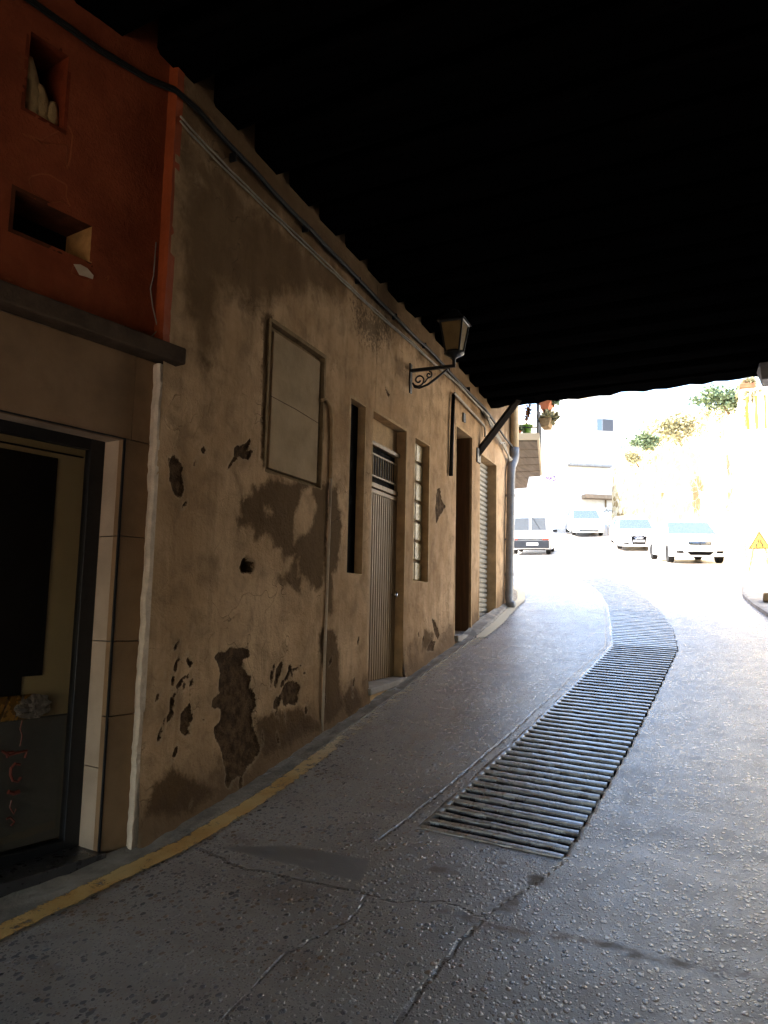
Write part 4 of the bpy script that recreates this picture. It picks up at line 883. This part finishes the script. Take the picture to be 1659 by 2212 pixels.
for k, (c_, nm) in enumerate((((.55,.22,.05),'orange'),((.5,.42,.08),'yellow'),((.5,.28,.1),'ochre'))):
    mb = MB(); xx = x0+.12+.17*k; lo = []
    for z in np.linspace(3.72,4.42,7): lo.append([(xx+.015*math.sin(z*9+k),y0b+.10,z),(xx+.04+.015*math.sin(z*7),y0b+.10,z),(xx+.04,y0b+.115,z),(xx,y0b+.115,z)])
    mb.loft(lo); single('hanging_cloth', mb, mat('cloth_'+nm, c_, .9, .25, 6), f'narrow {nm} cloth strip hanging inside the right balcony railing', 'cloth', 'cloths on the right balcony')
t = Thing('rail_planter', 'small planter of green plants on top of the right balcony rail', 'planter', (x0+.12,y0b+.05,4.56))
mb = MB(); mb.box((x0+.0,y0b-.03,4.57),(x0+.30,y0b+.13,4.66)); t.part('planter_box', mb, M['terracotta'], bevel=.01); t.part('leaves', foliage(160, (x0+.15,y0b+.05,4.71), (.14,.08,.06), .08, 31), M['dryleaf'], fix=False)

WP = [(2.05,19.6),(1.70,23),(1.75,31),(.6,38),(-2.0,44),(-4.6,50)]
TP = np.array([(1340,1012),(1385,968),(1440,938),(1500,905),(1550,880),(1600,858),(1700,800),(1900,700)])
mb = MB(); dense = []
for (a0, b0), (a1, b1) in zip(WP[:-1], WP[1:]):
    for k in range(10): t = k/10; dense.append((a0+(a1-a0)*t, b0+(b1-b0)*t))
dense.append(WP[-1]); tops = []
lo = []
for x, y in dense:
    z = 3.
    for _ in range(12):
        px, py = proj((x,y,z)); want = np.interp(px, TP[:,0], TP[:,1]); z += (py-want)/F_*y
    z += rr.uniform(-.15,.15); tops.append((x,y,z)); g0 = zg(y)-.3
    lo.append([(x,y,g0)]+[(x+rr.uniform(-.04,.06),y,g0+(z-g0)*q) for q in (.2,.4,.6,.8,1.)]+[(x+.9,y+.6,z+.1),(x+1.2,y+.8,g0)])
mb.loft(lo)
single('rubble_wall', mb, M['rubble'], 'tall sunlit rubble retaining wall rising behind the parked cars', 'wall')
def bush(label, px, py, dep, rad, n, m, sz, seed):
    c_ = deep(px, py, dep); t = Thing('wall_shrub', label, 'shrub', (c_[0],c_[1],c_[2]-rad[2]), 'shrubs growing on the retaining wall')
    t.part('foliage', foliage(n, c_, rad, sz, seed), M[m], fix=False)
    mb = MB(); mb.tube([c_+[.3,.3,-rad[2]*1.3], c_+[.1,.1,-rad[2]*.4], c_], [.05,.03,.01], 6); mb.tube([c_+[.1,.1,-rad[2]*.4], c_+[-rad[0]*.4,0,.1]], [.025,.008], 5); t.part('stem', mb, M['wood'])
bush('large dark green shrub at the highest visible end of the rubble wall', 1553,862,24.5,(.60,.4,.34),1500,'leaf',.13,41)
bush('pale yellowish shrub halfway along the rubble wall top', 1455,925,31,(.85,.5,.55),1500,'dryleaf',.15,42)
bush('mid green shrub low on the rubble wall top', 1397,953,37,(.6,.4,.33),1200,'leaf',.15,43)
bush('small dry shrub at the far low end of the rubble wall top', 1367,988,41,(.4,.3,.4),800,'dryleaf',.14,44)

iv = MB(); ri_ = random.Random(77)
for _ in range(2600):
    x, y, z = ri_.choice(tops[8:-6]); k = ri_.random()**2
    p_ = Vector((x-.12+ri_.gauss(0,.06), y+ri_.uniform(-.5,.5), z+.08-k*1.3*(.5+.5*math.sin(y*1.9))+ri_.gauss(0,.06)))
    d = Vector((ri_.gauss(-.5,.6), ri_.gauss(0,.6), ri_.gauss(-.2,.6))).normalized(); q = d.orthogonal().normalized(); L_ = ri_.uniform(.08,.17)
    iv.add([p_, p_+d*L_*.5+q*L_*.3, p_+d*L_, p_+d*L_*.5-q*L_*.3], [(0,1,2,3)])
single('creeping_ivy', iv, M['dryleaf'], 'pale creeping ivy trailing along the top of the rubble wall between the shrubs', 'ivy', fix=False)

# road works sign on the right pavement
sx, sy = 1.36, 18.1; sz = zg(sy)+.065; rs = Thing('roadworks_sign', 'triangular yellow road works warning sign on folding legs', 'sign', (sx,sy,sz))
tri = lambda r, d: [(sx+r*math.sin(q), sy+d, sz+.62+r*math.cos(q)) for q in (0, 2*math.pi/3, 4*math.pi/3)]
mb = MB(); mb.prism(tri(.26,0), (0,.02,0)); bd = rs.part('red_border', mb, M['signred'], bevel=.015)
mb = MB(); mb.prism(tri(.19,-.004), (0,.004,0)); rs.part('yellow_face', mb, M['signyellow'])
mb = MB(); 
for s_ in (-1,1): mb.tube([(sx+s_*.065,sy-.008,sz+.53),(sx+s_*.06,sy-.008,sz+.59),(sx+s_*.025,sy-.008,sz+.63),(sx+s_*.025,sy-.008,sz+.69)], .012, 6)
rs.part('narrow_road_symbol', mb, M['trim'])
for s_ in (-1,1):
    mb = MB(); mb.tube([(sx+s_*.12,sy+.01,sz+.55),(sx+s_*.24,sy-.12,sz),(sx+s_*.24,sy+.02,sz)], .011, 6); rs.part('leg', mb, M['brownbox'])
    mb = MB(); mb.tube([(sx+s_*.10,sy+.03,sz+.55),(sx+s_*.20,sy+.40,sz)], .011, 6); rs.part('leg', mb, M['brownbox'])
mb = MB(); z = zg(12.4)+.07; mb.hexa([(.94,12.3,z),(1.6,12.2,z),(1.6,12.6,z),(.96,12.62,z),(.95,12.3,z+.12),(1.6,12.2,z+.13),(1.6,12.6,z+.13),(.97,12.6,z+.12)]); single('loose_block', mb, M['brownbox'], 'brown stone block lying on the right pavement outside the passage', 'block', bevel=.015)

# ------------------------------------------------------------------ background houses
def facade(mb, x0p, x1p, dep0, dep1, z0, z1, thick=6):
    a = deep(x0p, 1200, dep0); b_ = deep(x1p, 1200, dep1); d = np.array([b_[0]-a[0], b_[1]-a[1]]); n_ = np.array([-d[1], d[0]]); n_ = n_/np.linalg.norm(n_)*thick
    c4 = [(a[0],a[1]),(b_[0],b_[1]),(b_[0]+n_[0],b_[1]+n_[1]),(a[0]+n_[0],a[1]+n_[1])]
    mb.hexa([(x,y,z0) for x, y in c4]+[(x,y,z1) for x, y in c4]); return a, b_
def on_facade(a, b_, px, py, off=.0):              # the point of that facade seen at a measured spot
    d = np.array([b_[0]-a[0], b_[1]-a[1]]); nrm = np.array([d[1], -d[0]])/np.linalg.norm(d); r_ = ray(px, py)
    t = (nrm@(np.array([a[0],a[1]])+nrm*off))/(nrm@r_[:2]); return r_*t
def frect(a, b_, x0p, x1p, y0p, y1p, off0, off1, mb):
    P = [on_facade(a, b_, x, y, off0) for x, y in ((x0p,y1p),(x1p,y1p))]; zt_ = on_facade(a, b_, x0p, y0p, off0)[2]; zb_ = P[0][2]
    d = P[1]-P[0]; d[2] = 0; nrm = np.array([d[1], -d[0], 0])/np.linalg.norm(d)*(off1-off0)
    p0, p1 = P[0]*1., P[1]*1.; p1[2] = p0[2]
    up = np.array([0,0,zt_-zb_]); return mb.hexa([p0,p1,p1+nrm,p0+nrm,p0+up,p1+up,p1+nrm+up,p0+nrm+up])
wh = Thing('white_house', 'tall white house closing the street with one grey shuttered window', 'house', tuple(deep(1300,1150,54)))
mb = MB(); a, b_ = facade(mb, 1222, 1420, 55, 56, 2, 15.5); wh.part('house_wall', mb, M['white'])
mb = MB(); frect(a, b_, 1289, 1325, 904, 931, .0, .06, mb); wf = wh.part('window_frame', mb, mat('grey_window_frame', (.30,.30,.31), .6))
mb = MB(); frect(a, b_, 1302.5, 1324, 906, 930, .06, .09, mb); wh.part('shutter', mb, mat('grey_slat_shutter', (.09,.09,.10), .6, .2, 30, .01, 20, stretch=(20,20,.1)), wf)
mb = MB(); frect(a, b_, 1291, 1300, 906, 929, .06, .08, mb); wh.part('window_pane', mb, M['carglass'], wf)
mb = MB(); frect(a, b_, 1337, 1362, 954, 971, .0, .06, mb); wf = wh.part('window_frame', mb, M['white'])
mb = MB(); frect(a, b_, 1340, 1352, 957, 970, .06, .08, mb); wh.part('window_pane', mb, mat('pale_glass', (.3,.32,.36), .1), wf)
mb = MB(); facade(mb, 1221, 1421, 54.6, 55.6, 15.5, 15.8, 7); wh.part('parapet', mb, M['white'])
gb = Thing('garage_block', 'low white garage block with a projecting ledge in front of the tall white house', 'garage', tuple(deep(1280,1150,50)))
mb = MB(); a, b_ = facade(mb, 1224, 1330, 50, 50.5, 3, float(on_facade(deep(1224,1200,50), deep(1330,1200,50.5), 1280, 1004)[2]), 4); gb.part('garage_wall', mb, M['white'])
mb = MB(); frect(a, b_, 1226, 1316, 1002, 1007, .0, .5, mb); gb.part('roof_ledge', mb, mat('grey_ledge', (.3,.29,.28), .8))
mb = MB(); frect(a, b_, 1256, 1329, 1070, 1078, 0, .7, mb); gb.part('door_canopy', mb, mat('brown_canopy', (.34,.25,.17), .8))
for xa_, ya_ in ((1307,1096),(1327,1100)): mb = MB(); frect(a, b_, xa_, xa_+2, 1078, ya_, 0, .1, mb); gb.part('door_post', mb, M['brownbox'])
def scribble(name, label, a, b_, strokes, off, m, r=.03):
    mb = MB()
    for s_ in strokes: mb.tube([on_facade(a, b_, x, y, off) for x, y in s_], r, 5)
    single(name, mb, m, label, 'graffiti', 'graffiti on far walls')
scribble('graffiti', 'small dark scribble on the garage wall beside the inverted triangular sign', a, b_, [[(1304,1106),(1309,1103),(1312,1101)],[(1310,1100),(1314,1106),(1317,1101),(1320,1104),(1324,1102),(1322,1098)]], .02, M['trim'], .015)
lh = Thing('left_house', 'low white house on the far left behind the small van', 'house', tuple(deep(1170,1150,46)))
mb = MB(); a2, b2 = facade(mb, 1060, 1222, 46, 49, 2, 11.5); lh.part('house_wall', mb, M['white'])
mb = MB(); facade(mb, 1055, 1223, 45.6, 48.6, 11.5, 11.8, 6.5); lh.part('parapet', mb, M['white'])
scribble('graffiti', 'purple scribble sprayed high on the left house wall', a2, b2, [[(1179,1032),(1182,1029),(1181,1036),(1185,1031),(1187,1037)],[(1188,1030),(1190,1036),(1192,1031)],[(1195,1030),(1200,1027),(1197,1032),(1202,1033),(1196,1039),(1193,1036)]], .02, M['purple'])
p_ = deep(1313,1118,43); ys_ = Thing('yield_sign', 'small inverted triangular sign on a pole by the garage block', 'sign', (p_[0],p_[1],zg(p_[1])))
tr_ = lambda r, d: [(p_[0]+r*math.sin(q), p_[1]+d, p_[2]+r*math.cos(q)) for q in (math.pi/3, math.pi, 5*math.pi/3)]
mb = MB(); mb.prism(tr_(.33,0), (0,.03,0)); ys_.part('border', mb, mat('faded_orange_border', (.6,.3,.12), .6)); mb = MB(); mb.prism(tr_(.22,-.006), (0,.006,0)); ys_.part('sign_face', mb, M['plate'])
mb = MB(); mb.tube([(p_[0],p_[1]+.05,zg(p_[1])),(p_[0],p_[1]+.05,p_[2]+.2)], .03, 8); ys_.part('pole', mb, M['pipegrey'])

# ------------------------------------------------------------------ cars
def car_matrix(x, y, hx, hy):                      # origin at the middle of the car on the road, x axis = nose
    sl = (zg(y+1.)-zg(y-1.))/2.; f = Vector((hx, hy, sl*hy)).normalized(); l = Vector((0,0,1)).cross(f).normalized(); u = f.cross(l)
    m = Matrix((f, l, u)).transposed().to_4x4(); m.translation = Vector((x, y, float(zg(y))+.012)); return m
def arcs(cx, r, z0, n=8): return [(cx+r*math.cos(q), .30+r*math.sin(q)) for q in np.linspace(math.pi+.25, -.25, n)]
def car(name, label, x, y, hx, hy, L, W, H, kind):
    t = Thing(name, label, 'car' if kind != 'van' else 'van', M=car_matrix(x, y, hx, hy), group='parked white vehicles')
    h = L/2; fa, ra = h-.80, -h+.78; wr = .30
    van = kind == 'van'
    if van:
        top = [(-h+.05,1.0),(-h+.02,.62)]; prof = [(h-.02,.28),(h,.45),(h-.04,.66),(h-.12,.78),(h-.75,.98),(h-1.0,1.04),(0,1.06),(-h+.06,1.06),(-h+.02,.75),(-h,.60),(-h,.28)]
    else:
        prof = [(h-.06,.22),(h,.34),(h-.01,.50),(h-.05,.62),(h-.14,.70),(h-.55,.82),(h-1.05,.91),(h-1.2,.93),(0,.95),(-h+.9,.97),(-h+.25,.96),(-h+.06,.85),(-h,.60),(-h+.04,.28)]
    under = [(q[0], q[1]) for q in ([(ra-.40,.24)]+arcs(ra,.345,.2)+[(ra+.40,.2),(fa-.40,.2)]+arcs(fa,.345,.2)+[(fa+.40,.22)])]
    loop = prof+under; mb = MB(); lo = []
    for v in (-1,-.985,-.93,-.75,-.35,.35,.75,.93,.985,1):
        av = abs(v); pull = .26*av**4*(1 if not van else .5); row = []
        for px, pz in loop:
            fx = px
            if px > h-.5: fx -= pull*(px-(h-.5))/.5
            if px < -h+.4: fx += (pull*.7 if not van else .05*av**6)*((-h+.4)-px)/.4
            side = 1. if av < .97 else (.985 if av < 1 else .96)
            zz_ = pz-(.02*av**3 if pz > .6 else 0); zz_ = zz_ if av < .97 else .5+(zz_-.5)*(.985 if av < 1 else .955) if pz > .34 or px > h-.3 or px < -h+.3 else zz_
            wv = W/2*v*(1 if pz < .8 else .985)
            row.append((fx*(side if abs(px) > h-.3 else 1), wv, zz_))
        lo.append(row)
    mb.loft(lo); body = t.part('body', mb, M['carpaint'], smooth=False)
    # cabin
    if van: cp = [(h-.95,1.02),(h-1.55,H-.10),(h-1.95,H),(-h+.35,H),(-h+.12,H-.06),(-h+.03,1.04)]
    else: cp = [(h-1.02,.90),(h-1.86,H-.07),(h-2.3,H),(-h+1.25,H-.03),(-h+.75,H-.12),(-h+.22,.94)]
    mb = MB(); lo = []
    for v in (-1,-.94,-.6,0,.6,.94,1):
        row = []
        for px, pz in cp:
            tz = (pz-.9)/(H-.9); wid = W/2*(.95-(.17 if not van else .09)*tz); row.append((px*(1 if abs(v) < .97 else .985), wid*v, pz-(.05 if abs(v) > .97 else .012 if abs(v) > .9 else 0)*tz))
        lo.append(row)
    mb.loft(lo); cabin = t.part('cabin', mb, M['carpaint'])
    def cab(px, v, off):                           # a spot on the cabin profile's front or rear slope
        return None
    def slope(p0, p1, w0, w1, t0, t1, off, name, m):
        (xa, za), (xb, zb_) = p0, p1; d = np.array([xb-xa, zb_-za]); nrm = np.array([d[1], -d[0]])/np.linalg.norm(d)*off
        if (p0[0] < 0): nrm = -nrm if nrm[0] > 0 else nrm
        elif nrm[0] < 0: nrm = -nrm
        A_ = np.array(p0)+d*t0+nrm; B_ = np.array(p0)+d*t1+nrm; mb = MB()
        lp = [(A_[0],-w0,A_[1]),(A_[0],w0,A_[1]),(B_[0],w1,B_[1]),(B_[0],-w1,B_[1])]
        mb.prism(lp, (-nrm[0]*.8,0,-nrm[1]*.8)); return t.part(name, mb, m)
    tw = .17 if not van else .09
    slope(cp[0], cp[1], W/2*.88, W/2*(.92-tw), .08, .95, .014, 'windscreen', M['carglass'])
    if van:
        for s_ in (-1,1):
            mb = MB(); mb.prism([(-h+.045,s_*.05,1.10),(-h+.045,s_*W/2*.84,1.10),(-h+.105,s_*W/2*.79,H-.16),(-h+.105,s_*.05,H-.16)], (-.02,0,0)); t.part('rear_window', mb, M['carglass'])
    else: slope(cp[5], cp[4], W/2*.84, W/2*(.90-tw), .15, .92, .014, 'rear_window', M['carglass'])
    for s_ in (-1,1):
        xs_ = [(cp[1][0]+.05-.5, cp[1][0]-.75), (cp[1][0]-.82, -h+.95)] if not van else [(cp[1][0]+.2, cp[1][0]-.7)]
        for xa, xb in xs_:
            mb = MB(); wl, wh_ = W/2*.945, W/2*(.955-tw*.82); mb.prism([(xa+.40 if xa > 0 else xa, s_*(wl+.012), .99 if not van else 1.08),(xb, s_*(wl+.012), .99 if not van else 1.08),(xb+.04, s_*(wh_+.010), H-.12),(xa, s_*(wh_+.010), H-.12)], (0,-s_*.02,0)); t.part('side_window', mb, M['carglass'])
        mb = MB(); mx = cp[0][0]-.25; mb.hexa([(mx+.06,s_*W/2*.94,.96),(mx-.04,s_*W/2*.94,.96),(mx-.03,s_*(W/2+.17),.95),(mx+.05,s_*(W/2+.17),.95),(mx+.05,s_*W/2*.94,1.06),(mx-.05,s_*W/2*.94,1.06),(mx-.05,s_*(W/2+.18),1.09),(mx+.03,s_*(W/2+.18),1.09)]); t.part('wing_mirror', mb, M['carpaint'] if not van else M['trim'], bevel=.02)
        for ax in (fa, ra):
            c_ = (ax, s_*(W/2-.20), wr); mb = MB(); mb.lathe([(.20,.0),(.285,.0),(.30,.02),(.30,.17),(.285,.19),(.21,.195),(.20,.18)], c_, 24, (0,s_,0)); wh2 = t.part('wheel', mb, M['tyre'], smooth=False)
            mb = MB(); mb.lathe([(.205,.10),(.205,.175),(.19,.18),(.17,.155),(.06,.16),(.05,.175),(0,.176)], c_, 20, (0,s_,0))
            t.part('rim', mb, M['rim'], wh2)
    mb = MB(); mb.box((-h+.4,-W/2+.22,.19),(h-.4,W/2-.22,.5)); t.part('underbody', mb, M['trim'])
    xf = h+.004
    def fpoly(pts, xoff=.0, th=.03, name='grille', m=M['grille'], parent=None, pull=True):
        fr_ = sorted((pz, px) for px, pz in prof if px > h-.6); zs_ = [p_[1] for p_ in pts]; mb = MB(); lo_ = []
        for z_ in np.linspace(min(zs_)+1e-4, max(zs_)-1e-4, 2 if max(zs_)-min(zs_) < .05 else 7):
            ys_c = []
            for (ya, za), (yb, zb2) in zip(pts, pts[1:]+pts[:1]):
                if (za-z_)*(zb2-z_) <= 0 and za != zb2: ys_c.append(ya+(yb-ya)*(z_-za)/(zb2-za))
            x_ = float(np.interp(z_, [q[0] for q in fr_], [q[1] for q in fr_]))+.012+xoff; y0_, y1_ = min(ys_c), max(ys_c); row = [(x_-.26*(abs(y_)/(W/2))**4, y_, z_) for y_ in np.linspace(y0_, y1_, 5)]
            lo_.append(row+[(a_-th-.03, b_, c_) for a_, b_, c_ in row[::-1]])
        mb.loft(lo_); return t.part(name, mb, m, parent)
    if kind == 'star':
        gr = fpoly([(-.33,.60),(.33,.60),(.36,.66),(.34,.71),(-.34,.71),(-.36,.66)], .012)
        for z_ in (.625,.655,.685): fpoly([(-.32,z_-.006),(.32,z_-.006),(.32,z_+.006),(-.32,z_+.006)], .024, .02, 'grille_bar', M['chrome'], gr)
        mb = MB(); c_ = Vector((h-.04,0,.655))
        mb.tube([tuple(c_+Vector((0,.062*math.cos(q),.062*math.sin(q)))) for q in np.linspace(0, 2*math.pi, 21)], .008, 6, cap=False)
        for q in (90,210,330): mb.tube([tuple(c_), tuple(c_+Vector((0,.06*math.cos(R(q)),.06*math.sin(R(q)))))], [.012,.004], 6)
        t.part('three_pointed_star', mb, M['trim'], gr)
        fpoly([(-.36,.33),(-.30,.27),(.30,.27),(.36,.33),(.42,.38),(-.42,.38)], .010, name='lower_intake')
        pl_ = fpoly([(-.26,.40),(.26,.40),(.26,.50),(-.26,.50)], .022, .02, 'number_plate', M['plate'])
        for k in range(7): 
            if k != 4: fpoly([(-.17+k*.055,.42),(-.135+k*.055,.42),(-.135+k*.055,.48),(-.17+k*.055,.48)], .026, .004, 'plate_character', mat('dull_plate_ink', (.25,.25,.27), .6) if k == 0 else bpy.data.materials['dull_plate_ink'], pl_)
        for s_ in (-1,1):
            fpoly([(s_*.50,.33),(s_*.70,.33),(s_*.74,.40),(s_*.52,.40)], .008, name='fog_lamp')
            fpoly([(s_*.48,.60),(s_*.68,.58),(s_*.72,.66),(s_*.66,.73),(s_*.50,.69)], .010, name='headlight', m=M['lens'])
    elif kind == 'rings':
        gr = fpoly([(-.29,.40),(.29,.40),(.37,.735),(-.37,.735)], .014)
        mb = MB()
        for k in range(4):
            yc = (k-1.5)*.085; mb.tube([(h-.02-.045*math.sin(q), yc+.055*math.cos(q), .64+.055*math.sin(q)) for q in np.linspace(0, 2*math.pi, 17)], .008, 6, cap=False)
        t.part('four_ring_emblem', mb, M['chrome'], gr)
        fpoly([(-.26,.44),(.26,.44),(.26,.53),(-.26,.53)], .03, .02, 'number_plate', M['plate'])
        fpoly([(-.30,.34),(.30,.34),(.28,.42),(-.28,.42)], .010, name='lower_intake')
        for s_ in (-1,1):
            fpoly([(s_*.46,.33),(s_*.72,.34),(s_*.70,.40),(s_*.44,.41)], .008, name='fog_lamp')
            fpoly([(s_*.42,.60),(s_*.72,.60),(s_*.74,.68),(s_*.44,.71)], .010, name='headlight', m=M['lens'])
    elif kind == 'plain':
        for s_ in (-1,1): fpoly([(s_*.05,.62),(s_*.24,.62),(s_*.22,.67),(s_*.06,.67)], .010, name='grille')
        for s_ in (-1,1): fpoly([(s_*.42,.58),(s_*.72,.60),(s_*.74,.70),(s_*.46,.70)], .010, name='headlight', m=M['lens'])
        fpoly([(-.26,.42),(.26,.42),(.26,.52),(-.26,.52)], .014, .02, 'number_plate', M['plate']); fpoly([(-.55,.28),(.55,.28),(.5,.36),(-.5,.36)], .010, name='lower_intake')
    else:
        xb = -h-.008
        mb = MB(); mb.prism([(xb,-W/2+.01,.30),(xb,W/2-.01,.30),(xb,W/2-.01,.66),(xb,-W/2+.01,.66)], (-.09,0,0)); bp = t.part('rear_bumper', mb, mat('dark_grey_bumper', (.035,.038,.043), .55, .15, 8), bevel=.04)
        mb = MB(); mb.prism([(xb-.092,-.36,.43),(xb-.092,.16,.43),(xb-.092,.16,.55),(xb-.092,-.36,.55)], (-.012,0,0)); t.part('number_plate', mb, M['plate'], bp)
        mb = MB(); mb.box((xb-.04,-W/2+.30,.69),(xb+.03,W/2-.30,.73)); t.part('step_trim', mb, M['trim'], bp)
        for s_ in (-1,1):
            mb = MB(); mb.box((xb-.05,s_*(W/2-.02),.665),(xb+.04,s_*(W/2-.30),.735)); t.part('tail_light', mb, M['redlens'], bevel=.01)
        mb = MB(); mb.tube([(xb-.02,.02,.75),(xb+.05,.02,H-.1)], .006, 5); t.part('door_seam', mb, M['trim'])
        mb = MB(); mb.tube([(xb-.02,-.10,H-.12),(xb-.03,-.45,1.14)], .012, 5); t.part('rear_wiper', mb, M['trim'])
    return t
def place_front(pxc, dep_y, off, hx, hy, L):       # middle of a car whose nose centre stands at a measured spot
    return off[0]-hx*L/2/math.hypot(hx,hy), off[1]-hy*L/2/math.hypot(hx,hy)
x, y = place_front(0, 0, (.27,26.45), .23, -1., 4.35); car('parked_sedan', 'white car with a star emblem on its slatted grille, nearest of the parked cars', x, y, .23, -1., 4.35, 1.74, 1.42, 'star')
x, y = place_front(0, 0, (-2.25,37.3), .20, -1., 4.25); car('parked_hatchback', 'white car with a dark trapezoid grille of four rings, behind the nearest car', x, y, .20, -1., 4.25, 1.77, 1.43, 'rings')
x, y = place_front(0, 0, (-5.25,43.6), .28, -1., 4.1); car('parked_compact', 'small white car farthest up the street in front of the garage block', x, y, .28, -1., 4.1, 1.72, 1.48, 'plain')
car('parked_van', 'small white van seen from behind with dark rear bumper, past the left house corner', -6.9, 36.2, -.10, 1., 4.0, 1.70, 1.82, 'van')
